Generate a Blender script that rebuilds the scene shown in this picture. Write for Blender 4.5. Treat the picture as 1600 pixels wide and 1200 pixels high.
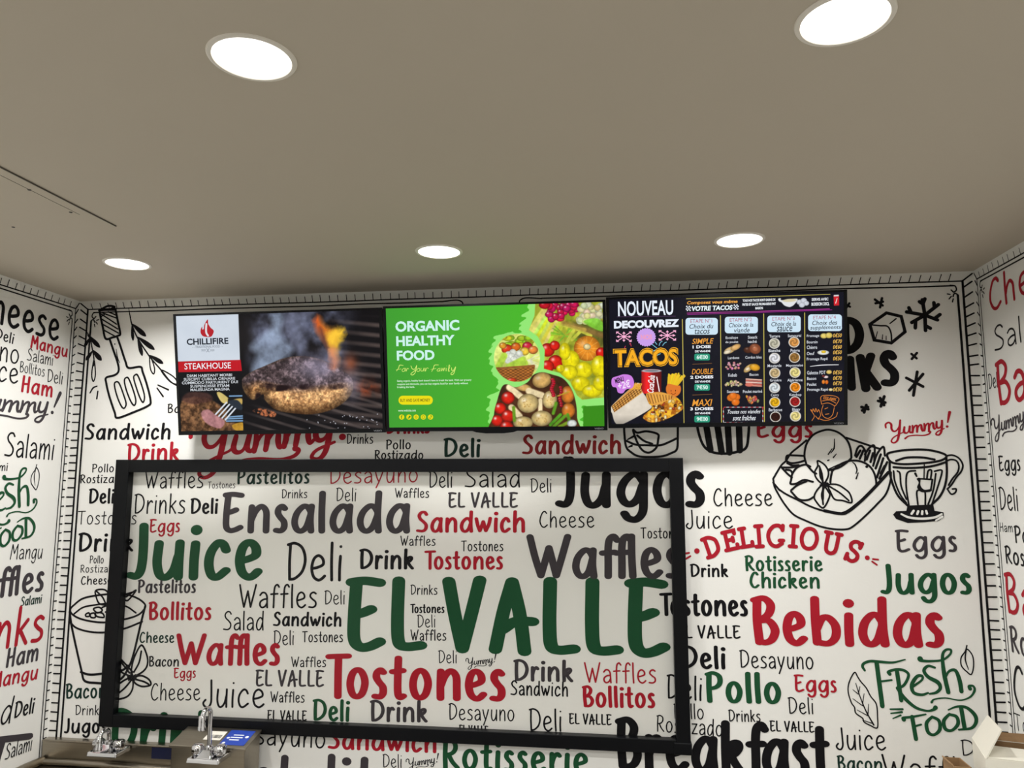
import bpy, bmesh, math, random
import numpy as np
from mathutils import Vector, Matrix
from mathutils.geometry import delaunay_2d_cdt

random.seed(7)
SC = bpy.context.scene
COL = SC.collection
for o in list(bpy.data.objects):
    bpy.data.objects.remove(o)

# ------------------------------------------------------------------ camera, world, exposure
FPX, YAW, PITCH, ROLL = 1185.1, 0.1358, 0.1280, 0.0008      # focal length in pixels of a 1600 px wide frame
CAMZ = 1.75                                                 # eye height above the floor
D = 2.45                                                    # camera to back wall
XL, XR, HC = -1.914, 1.1023, 0.6462                         # left wall, right wall, ceiling above the eye


def cam_basis():
    cy, sy, cp, sp = math.cos(YAW), math.sin(YAW), math.cos(PITCH), math.sin(PITCH)
    fwd = np.array([-sy * cp, cy * cp, sp])
    right = np.array([cy, sy, 0.0])
    up = np.cross(right, fwd)
    cr, sr = math.cos(ROLL), math.sin(ROLL)
    return cr * right + sr * up, -sr * right + cr * up, fwd


CR, CU, CF = cam_basis()
cam_data = bpy.data.cameras.new('camera')
cam_data.sensor_fit = 'HORIZONTAL'
cam_data.sensor_width = 36.0
cam_data.lens = FPX * 36.0 / 1600.0
cam_data.clip_start = 0.02
cam = bpy.data.objects.new('camera', cam_data)
COL.objects.link(cam)
cam.matrix_world = Matrix(((CR[0], CU[0], -CF[0], 0), (CR[1], CU[1], -CF[1], 0), (CR[2], CU[2], -CF[2], CAMZ), (0, 0, 0, 1)))
SC.camera = cam

world = bpy.data.worlds.new('world')
SC.world = world
world.use_nodes = True
world.node_tree.nodes['Background'].inputs[0].default_value = (0.05, 0.05, 0.05, 1)
world.node_tree.nodes['Background'].inputs[1].default_value = 1.0

SC.view_settings.view_transform = 'Standard'
SC.view_settings.look = 'None'
SC.view_settings.exposure = 0.0
SC.view_settings.gamma = 1.0
SC.view_settings.use_curve_mapping = False
SC.cycles.use_denoising = True
SC.cycles.max_bounces = 8
SC.cycles.transparent_max_bounces = 12
SC.cycles.sample_clamp_indirect = 8.0

LAMP_WATTS = 6.2


# ------------------------------------------------------------------ helpers
def lin(c):
    c = np.asarray(c, float) / 255.0
    return np.where(c <= 0.04045, c / 12.92, ((c + 0.055) / 1.055) ** 2.4)


def lin4(c):
    l = lin(c)
    return (float(l[0]), float(l[1]), float(l[2]), 1.0)


def material(name, rgb, rough=0.5, metal=0.0, spec=0.5, bump=0.0, bump_scale=200.0, var=0.0, var_scale=8.0, emit=None, emit_strength=1.0, stretch=None):
    m = bpy.data.materials.new(name)
    m.use_nodes = True
    nt = m.node_tree
    b = nt.nodes['Principled BSDF']
    b.inputs['Base Color'].default_value = lin4(rgb)
    b.inputs['Roughness'].default_value = rough
    b.inputs['Metallic'].default_value = metal
    b.inputs['Specular IOR Level'].default_value = spec
    tc = nt.nodes.new('ShaderNodeTexCoord')
    mp = nt.nodes.new('ShaderNodeMapping')
    nt.links.new(tc.outputs['Object'], mp.inputs['Vector'])
    if stretch:
        mp.inputs['Scale'].default_value = stretch
    if var > 0:
        n = nt.nodes.new('ShaderNodeTexNoise')
        n.inputs['Scale'].default_value = var_scale
        n.inputs['Detail'].default_value = 4
        nt.links.new(mp.outputs['Vector'], n.inputs['Vector'])
        r = nt.nodes.new('ShaderNodeMapRange')
        r.inputs['To Min'].default_value = 1 - var
        r.inputs['To Max'].default_value = 1 + var
        nt.links.new(n.outputs['Fac'], r.inputs['Value'])
        mx = nt.nodes.new('ShaderNodeMix')
        mx.data_type = 'RGBA'
        mx.blend_type = 'MULTIPLY'
        mx.inputs['Factor'].default_value = 1
        mx.inputs['A'].default_value = lin4(rgb)
        nt.links.new(r.outputs['Result'], mx.inputs['B'])
        nt.links.new(mx.outputs['Result'], b.inputs['Base Color'])
    if bump > 0:
        n2 = nt.nodes.new('ShaderNodeTexNoise')
        n2.inputs['Scale'].default_value = bump_scale
        n2.inputs['Detail'].default_value = 3
        nt.links.new(mp.outputs['Vector'], n2.inputs['Vector'])
        bp = nt.nodes.new('ShaderNodeBump')
        bp.inputs['Strength'].default_value = bump
        bp.inputs['Distance'].default_value = 0.002
        nt.links.new(n2.outputs['Fac'], bp.inputs['Height'])
        nt.links.new(bp.outputs['Normal'], b.inputs['Normal'])
    if emit is not None:
        b.inputs['Emission Color'].default_value = lin4(emit)
        b.inputs['Emission Strength'].default_value = emit_strength
    return m


M = {}
M['wall'] = material('printed vinyl white', (240, 239, 234), 0.38, spec=0.4, bump=0.12, bump_scale=140, var=0.02, var_scale=3)
M['plain_wall'] = material('plain painted wall', (120, 116, 110), 0.7, bump=0.05)
M['ceiling'] = material('ceiling paint', (201, 191, 174), 0.75, spec=0.25, bump=0.05, bump_scale=60, var=0.02, var_scale=2)
M['floor'] = material('floor tile', (84, 80, 74), 0.45, var=0.08, var_scale=5)
INK = {
    'black': (20, 19, 22), 'charcoal': (66, 61, 65), 'red': (172, 30, 46), 'green': (30, 80, 50), 'dark green': (26, 52, 44),
    'brown red': (140, 36, 38), 'dark': (46, 44, 46),
}
for k, v in INK.items():
    M['ink ' + k] = material('mural ink ' + k, v, 0.5, spec=0.12, var=0.03, var_scale=30)
M['frame'] = material('black powder coated aluminium', (9, 10, 13), 0.4, spec=0.18, bump=0.04, bump_scale=400, var=0.15, var_scale=14)
M['tv'] = material('black tv plastic', (8, 9, 12), 0.35, spec=0.2, var=0.08, var_scale=20)
M['tv_back'] = material('black tv rear shell', (16, 16, 18), 0.6, var=0.08, var_scale=20)
M['steel'] = material('brushed stainless steel', (158, 150, 136), 0.3, metal=1.0, bump=0.05, bump_scale=60, var=0.12, var_scale=10, stretch=(1, 14, 14))
M['chrome'] = material('polished chrome', (215, 215, 218), 0.09, metal=1.0, var=0.03, var_scale=30)
M['blue_label'] = material('blue sticker', (28, 62, 160), 0.4, var=0.05, var_scale=40)
M['navy_label'] = material('navy sticker', (14, 20, 52), 0.4, var=0.05, var_scale=40)
M['paper'] = material('white paper label', (225, 220, 208), 0.6, var=0.03, var_scale=40)
M['white_card'] = material('white coated cardboard', (232, 228, 214), 0.6, bump=0.08, bump_scale=50, var=0.04, var_scale=12)
M['brown_card'] = material('brown corrugated cardboard', (150, 118, 82), 0.8, bump=0.15, bump_scale=120, var=0.1, var_scale=30)
M['label_text'] = material('white label print', (225, 228, 235), 0.5, var=0.02)
M['black_print'] = material('black label print', (25, 25, 25), 0.5, var=0.02)
M['trim'] = material('ceiling trim white', (205, 200, 190), 0.55, var=0.03, var_scale=20)
M['gap'] = material('dark joint', (86, 80, 72), 0.8, var=0.05)
M['screw'] = material('dark screw head', (70, 64, 58), 0.5, metal=0.5, var=0.05)
M['ring'] = material('white lamp trim ring', (238, 232, 220), 0.45, var=0.02)
M['lens'] = material('frosted lamp lens', (255, 255, 255), 0.5, emit=(255, 250, 242), emit_strength=3.0, var=0.01)


def glass_material():
    m = bpy.data.materials.new('clear glass sheet')
    m.use_nodes = True
    nt = m.node_tree
    nt.nodes.clear()
    out = nt.nodes.new('ShaderNodeOutputMaterial')
    mix = nt.nodes.new('ShaderNodeMixShader')
    tr = nt.nodes.new('ShaderNodeBsdfTransparent')
    tr.inputs[0].default_value = (0.99, 0.99, 0.985, 1)
    gl = nt.nodes.new('ShaderNodeBsdfGlossy')
    gl.inputs['Roughness'].default_value = 0.02
    gl.inputs[0].default_value = (1, 1, 1, 1)
    fr = nt.nodes.new('ShaderNodeFresnel')
    fr.inputs[0].default_value = 1.13
    nt.links.new(fr.outputs[0], mix.inputs[0])
    nt.links.new(tr.outputs[0], mix.inputs[1])
    nt.links.new(gl.outputs[0], mix.inputs[2])
    nt.links.new(mix.outputs[0], out.inputs[0])
    return m


M['glass'] = glass_material()


def emit_material(name, rgb):
    return material(name, (2, 2, 2), 0.4, spec=0.08, emit=rgb, emit_strength=1.0)


def picture_material():
    m = bpy.data.materials.new('lit screen picture')
    m.use_nodes = True
    nt = m.node_tree
    b = nt.nodes['Principled BSDF']
    b.inputs['Base Color'].default_value = (0.002, 0.002, 0.002, 1)
    b.inputs['Roughness'].default_value = 0.3
    b.inputs['Specular IOR Level'].default_value = 0.08
    a = nt.nodes.new('ShaderNodeVertexColor')
    a.layer_name = 'picture'
    nt.links.new(a.outputs['Color'], b.inputs['Emission Color'])
    b.inputs['Emission Strength'].default_value = 1.0
    return m


M['picture'] = picture_material()


def tag(o, label=None, cat=None, group=None, kind=None):
    if label:
        o['label'] = label
    if cat:
        o['category'] = cat
    if group:
        o['group'] = group
    if kind:
        o['kind'] = kind
    return o


def empty(name, loc=(0, 0, 0)):
    o = bpy.data.objects.new(name, None)
    o.empty_display_size = 0.05
    COL.objects.link(o)
    o.location = loc
    return o


class MB:
    """collects vertices and faces for one mesh object"""

    def __init__(self):
        self.v, self.f, self.m = [], [], []

    def add(self, verts, faces, mi=0):
        n = len(self.v)
        self.v.extend([tuple(map(float, p)) for p in verts])
        self.f.extend([tuple(int(i) + n for i in f) for f in faces])
        self.m.extend([mi] * len(faces))

    def box(self, x0, x1, y0, y1, z0, z1, mi=0, T=None):
        v = [(x, y, z) for x in (x0, x1) for y in (y0, y1) for z in (z0, z1)]
        if T:
            v = [T(p) for p in v]
        self.add(v, [(0, 1, 3, 2), (4, 6, 7, 5), (0, 4, 5, 1), (2, 3, 7, 6), (0, 2, 6, 4), (1, 5, 7, 3)], mi)

    def hexa(self, q, mi=0):
        """q: eight corners, bottom ring then top ring"""
        self.add(q, [(0, 3, 2, 1), (4, 5, 6, 7), (0, 1, 5, 4), (1, 2, 6, 5), (2, 3, 7, 6), (3, 0, 4, 7)], mi)

    def tube(self, pts, r, n=14, mi=0, caps=True):
        pts = [Vector(p) for p in pts]
        rs = r if isinstance(r, (list, tuple)) else [r] * len(pts)
        rings, prev = [], None
        for i, p in enumerate(pts):
            t = (pts[min(i + 1, len(pts) - 1)] - pts[max(i - 1, 0)]).normalized()
            if prev is None:
                a = t.orthogonal().normalized()
            else:
                a = (prev - t * prev.dot(t)).normalized()
            prev = a
            b = t.cross(a)
            rings.append([p + (a * math.cos(2 * math.pi * k / n) + b * math.sin(2 * math.pi * k / n)) * rs[i] for k in range(n)])
        v = [q for g in rings for q in g]
        f = []
        for i in range(len(pts) - 1):
            for k in range(n):
                f.append((i * n + k, i * n + (k + 1) % n, (i + 1) * n + (k + 1) % n, (i + 1) * n + k))
        if caps:
            f.append(tuple(range(n - 1, -1, -1)))
            f.append(tuple((len(pts) - 1) * n + k for k in range(n)))
        self.add(v, f, mi)

    def lathe(self, prof, c, n=40, mi=0):
        """prof: (radius, z) from one end to the other, about a vertical axis at c"""
        v, f = [], []
        for r, z in prof:
            for k in range(n):
                v.append((c[0] + r * math.cos(2 * math.pi * k / n), c[1] + r * math.sin(2 * math.pi * k / n), c[2] + z))
        for i in range(len(prof) - 1):
            for k in range(n):
                f.append((i * n + k, i * n + (k + 1) % n, (i + 1) * n + (k + 1) % n, (i + 1) * n + k))
        self.add(v, f, mi)

    def build(self, name, mats, parent=None, smooth=False, bevel=0.0, segs=2, angle=40):
        me = bpy.data.meshes.new(name)
        me.from_pydata(self.v, [], self.f)
        for m in (mats if isinstance(mats, (list, tuple)) else [mats]):
            me.materials.append(m)
        if len(set(self.m)) > 1:
            me.polygons.foreach_set('material_index', self.m)
        o = bpy.data.objects.new(name, me)
        COL.objects.link(o)
        if parent is not None:
            o.parent = parent
        if smooth:
            bm = bmesh.new()
            bm.from_mesh(me)
            bmesh.ops.recalc_face_normals(bm, faces=bm.faces)
            for f in bm.faces:
                f.smooth = True
            for e in bm.edges:
                if len(e.link_faces) == 2 and e.calc_face_angle(0) > math.radians(angle):
                    e.smooth = False
            bm.to_mesh(me)
            bm.free()
        if bevel > 0:
            md = o.modifiers.new('bevel', 'BEVEL')
            md.width = bevel
            md.segments = segs
            md.limit_method = 'ANGLE'
            md.angle_limit = math.radians(35)
        me.update()
        return o


# ------------------------------------------------------------------ the photograph's rays on the real surfaces
def ray(px, py):
    return CR * ((px - 800) / FPX) - CU * ((py - 600) / FPX) + CF


def on_back(px, py, off=0.0):
    d = ray(px, py)
    p = d * ((D - off) / d[1])
    return np.array([p[0], p[2]])


def on_left(px, py):
    d = ray(px, py)
    p = d * (XL / d[0])
    return np.array([p[1], p[2]])


def on_right(px, py):
    d = ray(px, py)
    p = d * (XR / d[0])
    return np.array([-p[1], p[2]])


def on_ceiling(px, py):
    d = ray(px, py)
    p = d * (HC / d[2])
    return np.array([p[0], p[1]])


def at_depth(px, py, y):
    d = ray(px, py)
    p = d * (y / d[1])
    return np.array([p[0], p[1], p[2] + CAMZ])


OFF = 0.0006
PLANE = {
    'back': (on_back, lambda s, t, o: (s, D - o, t + CAMZ)),
    'left': (on_left, lambda s, t, o: (XL + o, s, t + CAMZ)),
    'right': (on_right, lambda s, t, o: (XR - o, -s, t + CAMZ)),
}


# ------------------------------------------------------------------ pen strokes -> flat printed shapes
def smooth_line(pts, per=6):
    """Catmull-Rom through the points; a third value is the pen-width factor"""
    P = [np.array(list(p) + [1.0] * (3 - len(p)), float) for p in pts]
    if len(P) < 3:
        return np.array(P)
    closed = np.allclose(P[0][:2], P[-1][:2]) and len(P) > 3
    out = []
    for i in range(len(P) - 1):
        p1, p2 = P[i], P[i + 1]
        p0 = P[i - 1] if i > 0 else (P[-2] if closed else 2 * p1 - p2)
        p3 = P[i + 2] if i + 2 < len(P) else (P[1] if closed else 2 * p2 - p1)
        for k in range(per):
            t = k / per
            out.append(0.5 * ((2 * p1) + (-p0 + p2) * t + (2 * p0 - 5 * p1 + 4 * p2 - p3) * t * t + (-p0 + 3 * p1 - 3 * p2 + p3) * t ** 3))
    out.append(P[-1])
    return np.array(out)


def ribbon(line, a, b, polys, nd=12):
    """add the polygons of a pen stroke (elliptic nib a x b) along line (n x 3) to polys"""
    sc = np.array([a, b])
    Q = line[:, :2] / sc
    W = np.maximum(line[:, 2], 0.05)
    keep = [0]
    for i in range(1, len(Q)):
        if np.linalg.norm(Q[i] - Q[keep[-1]]) > 1e-4:
            keep.append(i)
    Q, W = Q[keep], W[keep]

    def disc(c, r):
        polys.append(np.array([(c + r * np.array([math.cos(2 * math.pi * k / nd), math.sin(2 * math.pi * k / nd)])) * sc for k in range(nd)]))
    disc(Q[0], W[0])
    if len(Q) == 1:
        return
    disc(Q[-1], W[-1])
    T = np.diff(Q, axis=0)
    T /= np.linalg.norm(T, axis=1)[:, None]
    N = np.stack([-T[:, 1], T[:, 0]], 1)
    nv = np.empty_like(Q)
    nv[0], nv[-1] = N[0], N[-1]
    for i in range(1, len(Q) - 1):
        s = N[i - 1] + N[i]
        l = np.linalg.norm(s)
        c = float(T[i - 1] @ T[i])
        if c < 0.8:
            disc(Q[i], W[i])
        nv[i] = s / l / max(l / 2, 0.6) if l > 0.3 else N[i]
    for i in range(len(Q) - 1):
        A, B = Q[i] + nv[i] * W[i], Q[i] - nv[i] * W[i]
        Cc, Dd = Q[i + 1] - nv[i + 1] * W[i + 1], Q[i + 1] + nv[i + 1] * W[i + 1]
        cr = lambda u, v: u[0] * v[1] - u[1] * v[0]
        ok = all(cr(y - x, z - y) > 1e-9 for x, y, z in ((B, Cc, Dd), (Cc, Dd, A), (Dd, A, B), (A, B, Cc)))
        if not ok:
            n = N[i]
            A, B, Cc, Dd = Q[i] + n * W[i], Q[i] - n * W[i], Q[i + 1] - n * W[i + 1], Q[i + 1] + n * W[i + 1]
            disc(Q[i], W[i])
            disc(Q[i + 1], W[i + 1])
        polys.append(np.array([B, Cc, Dd, A]) * sc)


def union(polys):
    """flat triangles covering the union of the polygons"""
    verts, faces = [], []
    for p in polys:
        n = len(verts)
        ar = 0.5 * float(np.sum(p[:, 0] * np.roll(p[:, 1], -1) - np.roll(p[:, 0], -1) * p[:, 1]))
        if abs(ar) < 1e-12:
            continue
        if ar < 0:
            p = p[::-1]
        verts.extend([Vector((float(q[0]), float(q[1]))) for q in p])
        faces.append(list(range(n, n + len(p))))
    if not faces:
        return [], []
    ov, oe, of, _, _, orig = delaunay_2d_cdt(verts, [], faces, 0, 1e-7, True)
    keep = [f for f, og in zip(of, orig) if len(og)]
    return [(v[0], v[1]) for v in ov], keep


DOT = 'dot'
GL = {   # letters drawn as pen strokes: cap height 1, x-height .66
    'D': (.5, [[(.07, .97), (.05, .5), (.06, .02)], [(0, .96), (.2, 1), (.41, .87), (.5, .56), (.42, .24), (.22, .05), (.06, .02)]]),
    'e': (.41, [[(.05, .31), (.2, .34), (.36, .42), (.35, .57), (.23, .66), (.1, .57), (.04, .33), (.09, .1), (.22, 0), (.32, .03), (.41, .11)]]),
    'l': (.08, [[(.05, 1), (.04, .5), (.05, 0)]]),
    'i': (.08, [[(.06, .64), (.04, .3), (.04, 0)], [(.07, .9)]]),
    'W': (.74, [[(0, 1), (.09, .5), (.2, .02)], [(.2, .02), (.37, .72)], [(.37, .72), (.5, .02)], [(.5, .02), (.62, .5), (.74, 1)]]),
    'a': (.4, [[(.38, .5), (.31, .63), (.21, .65), (.08, .48), (.03, .24), (.08, .05), (.18, 0), (.29, .12), (.37, .42)], [(.39, .66), (.37, .3), (.39, 0)]]),
    'A1': (.38, [[(.04, .54), (.14, .65), (.27, .63), (.35, .48), (.36, .2), (.37, 0)], [(.35, .37), (.2, .35), (.06, .25), (.04, .1), (.13, 0), (.27, .05), (.36, .2)]]),
    'f': (.3, [[(.36, .9), (.28, 1), (.18, .92), (.14, .7), (.13, .3), (.12, 0)], [(0, .58), (.3, .6)]]),
    's': (.34, [[(.32, .6), (.22, .66), (.1, .6), (.07, .48), (.17, .36), (.3, .25), (.31, .1), (.2, .01), (.02, .02)]]),
    'S': (.44, [[(.42, .86), (.33, .98), (.18, .97), (.07, .82), (.12, .64), (.27, .5), (.4, .33), (.38, .13), (.24, .02), (0, .04)]]),
    'C': (.46, [[(.43, .86), (.34, .98), (.2, .92), (.07, .62), (.04, .32), (.14, .06), (.29, 0), (.46, .14)]]),
    'h': (.4, [[(.07, 1), (.05, .5), (.05, 0)], [(.05, .28), (.14, .53), (.26, .65), (.36, .52), (.37, .25), (.37, 0)]]),
    'n': (.4, [[(.06, .65), (.05, .3), (.05, 0)], [(.05, .28), (.14, .53), (.26, .66), (.36, .53), (.37, .25), (.37, 0)]]),
    'm': (.64, [[(.06, .65), (.05, .3), (.05, 0)], [(.05, .28), (.13, .53), (.24, .66), (.32, .53), (.33, .25), (.33, 0)], [(.33, .28), (.41, .53), (.52, .66), (.6, .53), (.61, .25), (.61, 0)]]),
    'o': (.43, [[(.22, .66), (.09, .56), (.03, .31), (.09, .07), (.21, 0), (.34, .09), (.41, .35), (.34, .58), (.22, .66)]]),
    'r': (.3, [[(.06, .65), (.05, .3), (.05, 0)], [(.05, .28), (.12, .52), (.24, .65), (.31, .58)]]),
    't': (.3, [[(.17, .95), (.15, .5), (.15, .13), (.21, 0), (.31, .04)], [(0, .62), (.3, .65)]]),
    'u': (.4, [[(.06, .65), (.04, .28), (.09, .04), (.19, 0), (.3, .14), (.36, .4)], [(.38, .66), (.37, .3), (.37, 0)]]),
    'c': (.37, [[(.36, .51), (.3, .63), (.2, .65), (.07, .48), (.03, .25), (.09, .04), (.2, 0), (.37, .13)]]),
    'k': (.38, [[(.07, 1), (.05, .5), (.05, 0)], [(.05, .27), (.18, .55), (.31, .6), (.34, .5), (.24, .37), (.1, .32)], [(.16, .33), (.27, .14), (.38, 0)]]),
    'k1': (.36, [[(.07, 1), (.05, 0)], [(.35, .63), (.07, .3)], [(.14, .37), (.36, 0)]]),
    'w': (.56, [[(0, .65), (.06, .3), (.14, .03)], [(.14, .03), (.28, .5)], [(.28, .5), (.38, .03)], [(.38, .03), (.5, .35), (.56, .67)]]),
    'd': (.42, [[(.38, .5), (.31, .63), (.21, .65), (.08, .48), (.03, .24), (.08, .05), (.18, 0), (.29, .12), (.38, .42)], [(.4, 1), (.38, .4), (.4, 0)]]),
    'b': (.42, [[(.06, 1), (.05, .5), (.06, .02)], [(.06, .32), (.16, .55), (.28, .58), (.4, .4), (.39, .15), (.26, .01), (.06, .03)]]),
    'g': (.4, [[(.38, .5), (.31, .63), (.21, .65), (.08, .48), (.03, .26), (.08, .07), (.18, .02), (.29, .14), (.37, .42)], [(.39, .66), (.38, .2), (.36, -.14), (.26, -.3), (.14, -.28), (.08, -.18)]]),
    'y': (.4, [[(.03, .65), (.1, .3), (.19, .06)], [(.39, .66), (.3, .35), (.19, .02), (.06, -.3)]]),
    'z': (.36, [[(.03, .62), (.34, .63)], [(.34, .63), (.03, .02)], [(.03, .02), (.36, .03)]]),
    'B': (.44, [[(.06, .97), (.04, .5), (.07, .01)], [(0, .96), (.22, 1), (.36, .85), (.3, .64), (.1, .5)], [(.1, .5), (.31, .49), (.43, .29), (.36, .09), (.22, .01), (.07, .03)]]),
    'E': (.42, [[(.07, .95), (.04, .5), (.04, .14), (.13, .02), (.27, .03), (.42, .1)], [(0, .97), (.2, .99), (.42, .96)], [(.05, .49), (.17, .52), (.29, .57)]]),
    'L': (.38, [[(.06, .99), (.04, .4), (.06, .09), (.17, .03), (.38, .05)]]),
    'V': (.46, [[(0, .98), (.09, .5), (.2, .02)], [(.2, .02), (.33, .5), (.46, 1)]]),
    'A': (.52, [[(0, .02), (.12, .55), (.25, .98)], [(.25, .98), (.36, .5), (.42, 0)], [(.1, .3), (.3, .42), (.54, .42)]]),
    'M': (.6, [[(.03, 0), (.06, .5), (.1, .98)], [(.1, .98), (.31, .38)], [(.31, .38), (.53, 1)], [(.53, 1), (.56, .5), (.58, 0)]]),
    'H': (.47, [[(.07, 1), (.04, 0)], [(.44, 1), (.42, 0)], [(.05, .48), (.43, .55)]]),
    'J': (.36, [[(.33, .99), (.34, .5), (.3, .16), (.18, .02), (0, .04)]]),
    'J1': (.34, [[(.3, 1), (.31, .5), (.3, .15), (.2, -.02), (.07, .02), (.02, .14), (.1, .26)]]),
    'P': (.42, [[(.06, .97), (.04, .5), (.05, 0)], [(0, .95), (.2, 1), (.39, .89), (.41, .66), (.28, .5), (.05, .44)]]),
    'R': (.46, [[(.06, .97), (.04, .5), (.05, 0)], [(0, .95), (.2, 1), (.37, .9), (.39, .7), (.28, .54), (.07, .47)], [(.17, .46), (.29, .22), (.46, .02)]]),
    'T': (.5, [[(0, .97), (.2, .98), (.5, .99)], [(.25, .97), (.24, .5), (.24, 0)]]),
    'K': (.46, [[(.05, 1), (.05, 0)], [(.44, 1), (.07, .42)], [(.16, .52), (.46, 0)]]),
    'N': (.5, [[(.05, 0), (.05, 1)], [(.05, 1), (.45, 0)], [(.45, 0), (.47, 1)]]),
    ' ': (.12, []),
}
STYLES = {  # nib half width, half height (of cap height)
    'thin': (.041, .038), 'fine': (.055, .05), 'mid': (.076, .058), 'pen': (.058, .054), 'bold': (.09, .064), 'big': (.095, .06), 'marker': (.125, .1),
}

WIDE = {'s': .7, 't': .86, 'n': 1.26, 'u': 1.3, 'a': 1.2, 'd': 1.26, 'b': 1.24, 'g': 1.28, 'h': 1.22, 'D': 1.16, 'W': 1.26, 'J': .7, 'm': 1.2, 'w': 1.18, 'y': 1.2, 'k': 1.08, 'e': .96}


def layout(text, style):
    thin = style in ('thin', 'fine', 'pen')
    x, strokes = 0.0, []
    gap = (.085 if thin else .07) + STYLES[style][0] * 1.6
    for i, ch in enumerate(text):
        k = ch
        if thin and ch == 'a':
            k = 'A1'
        elif thin and ch == 'k':
            k = 'k1'
        elif thin and ch == 'J':
            k = 'J1'
        w, ss = GL[k]
        q = 1.0 if thin else WIDE.get(k, 1.0)
        if i and not thin and text[i - 1] == 'T':
            x -= .2
        if i and not thin and text[i - 1] == 'W':
            x -= .07
        strokes.append([[(p[0] * q + x, p[1]) for p in s] for s in ss])
        x += (w if k != 'f' else (.34 if thin else .17)) * q + gap * (0.75 if k == 'f' else 1)
    return strokes


def word_shape(plane, text, style, x0, y0, x1, y1, h, hs=1.0):
    """flat triangles (s,t) of one word printed on a wall"""
    un = PLANE[plane][0]
    p0, p1 = un(x0, y0), un(x1, y1)
    xm, ym = (x0 + x1) / 2, (y0 + y1) / 2
    H = np.linalg.norm(un(xm, ym - h) - un(xm, ym))
    a, b = STYLES[style][0] * H * hs, STYLES[style][1] * H * hs
    dv = p1 - p0
    Ld = np.linalg.norm(dv)
    dx = dv / Ld
    dy = np.array([-dx[1], dx[0]])
    ls = layout(text, style)
    xs = [p[0] for g in ls for s in g for p in s]
    lo, hi = min(xs), max(xs)
    sx = (Ld - 2 * a) / (hi - lo)
    polys = []
    for g in ls:
        for s in g:
            pts = [((p[0] - lo) * sx + a, p[1] * (H - b)) for p in s]
            if len(pts) == 1:
                r = 1.25 if style not in ('thin', 'fine') else 1.0
                ribbon(np.array([[pts[0][0], pts[0][1], r]]), a, max(b, a * .8), polys)
            else:
                ribbon(smooth_line(pts, 7), a, b, polys)
    v, F = union(polys)
    return [p0 + dx * q[0] + dy * (q[1] + b * .3) for q in v], [tuple(t) for t in F]


PRINT_N = [0]


def put_print(parent, plane, V, F, name, matname, label=None, off=None):
    to3 = PLANE[plane][1]
    PRINT_N[0] += 1
    o = OFF + (PRINT_N[0] % 12) * 0.00005 if off is None else off
    mb = MB()
    mb.add([to3(v[0], v[1], o) for v in V], F)
    ob = mb.build(name, M[matname], parent)
    if label:
        ob['label'] = label
    return ob


class Sketch:
    """a line drawing given in photo pixels (through a zoom window) on one wall"""

    def __init__(self, plane, ox=0, oy=0, s=1.0):
        self.un = PLANE[plane][0]
        self.plane, self.ox, self.oy, self.s = plane, ox, oy, s
        self.V, self.F, self.layer = [], [], []

    def P(self, x, y):
        return self.un(self.ox + x / self.s, self.oy + y / self.s)

    def scale(self, x, y):
        e = 8.0
        return np.linalg.norm(self.P(x, y + e) - self.P(x, y - e)) / (2 * e)

    def _add(self, polys):
        v, f = union(polys)
        n = len(self.V)
        self.V.extend(v)
        self.F.extend([tuple(i + n for i in t) for t in f])

    def lines(self, strokes, w):
        """strokes: lists of (x, y[, factor]); w: pen width in window pixels; all strokes are fused"""
        polys = []
        for st in strokes:
            straight = st and st[0] == 'L'
            if straight:
                st = st[1:]
            pts = []
            for p in st:
                q = self.P(p[0], p[1])
                pts.append((q[0], q[1], p[2] if len(p) > 2 else 1.0))
            r = 1.36 * w / 2 * self.scale(st[0][0], st[0][1])
            ln = np.array(pts) if straight else smooth_line(pts, 6)
            ribbon(ln, r, r, polys)
        self.pending = getattr(self, 'pending', []) + polys

    def fill(self, pts, smooth=True):
        ln = [self.P(p[0], p[1]) for p in pts]
        if smooth:
            ln = smooth_line([tuple(q) for q in ln] + [tuple(ln[0])], 5)[:-1, :2]
        self.pending = getattr(self, 'pending', []) + [np.array(ln)]

    def done(self, parent, name, mat, label=None):
        self._add(getattr(self, 'pending', []))
        self.pending = []
        o = put_print(parent, self.plane, self.V, self.F, name, mat, label)
        self.V, self.F = [], []
        return o

# ------------------------------------------------------------------ the room
YB = -3.6          # wall behind the camera
T = 0.08


def slab(name, x0, x1, y0, y1, z0, z1, m, kind='structure'):
    mb = MB()
    mb.box(x0, x1, y0, y1, z0, z1)
    return tag(mb.build(name, M[m]), kind=kind)


floor = slab('floor', XL - T, XR + T, YB - T, D + T, -T, 0, 'floor')
ceiling = slab('ceiling', XL - T, XR + T, YB - T, D + T, HC + CAMZ, HC + CAMZ + T, 'ceiling')
wall_back = slab('wall_back', XL - T, XR + T, D, D + T, 0, HC + CAMZ, 'wall')
wall_left = slab('wall_left', XL - T, XL, YB, D, 0, HC + CAMZ, 'wall')
wall_right = slab('wall_right', XR, XR + T, YB, D, 0, HC + CAMZ, 'wall')
wall_front = slab('wall_front', XL - T, XR + T, YB - T, YB, 0, HC + CAMZ, 'plain_wall')
tag(wall_back, 'white back wall covered with printed food words and line drawings')
tag(wall_left, 'white left wall covered with printed food words')
tag(wall_right, 'white right wall covered with printed food words')

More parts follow.
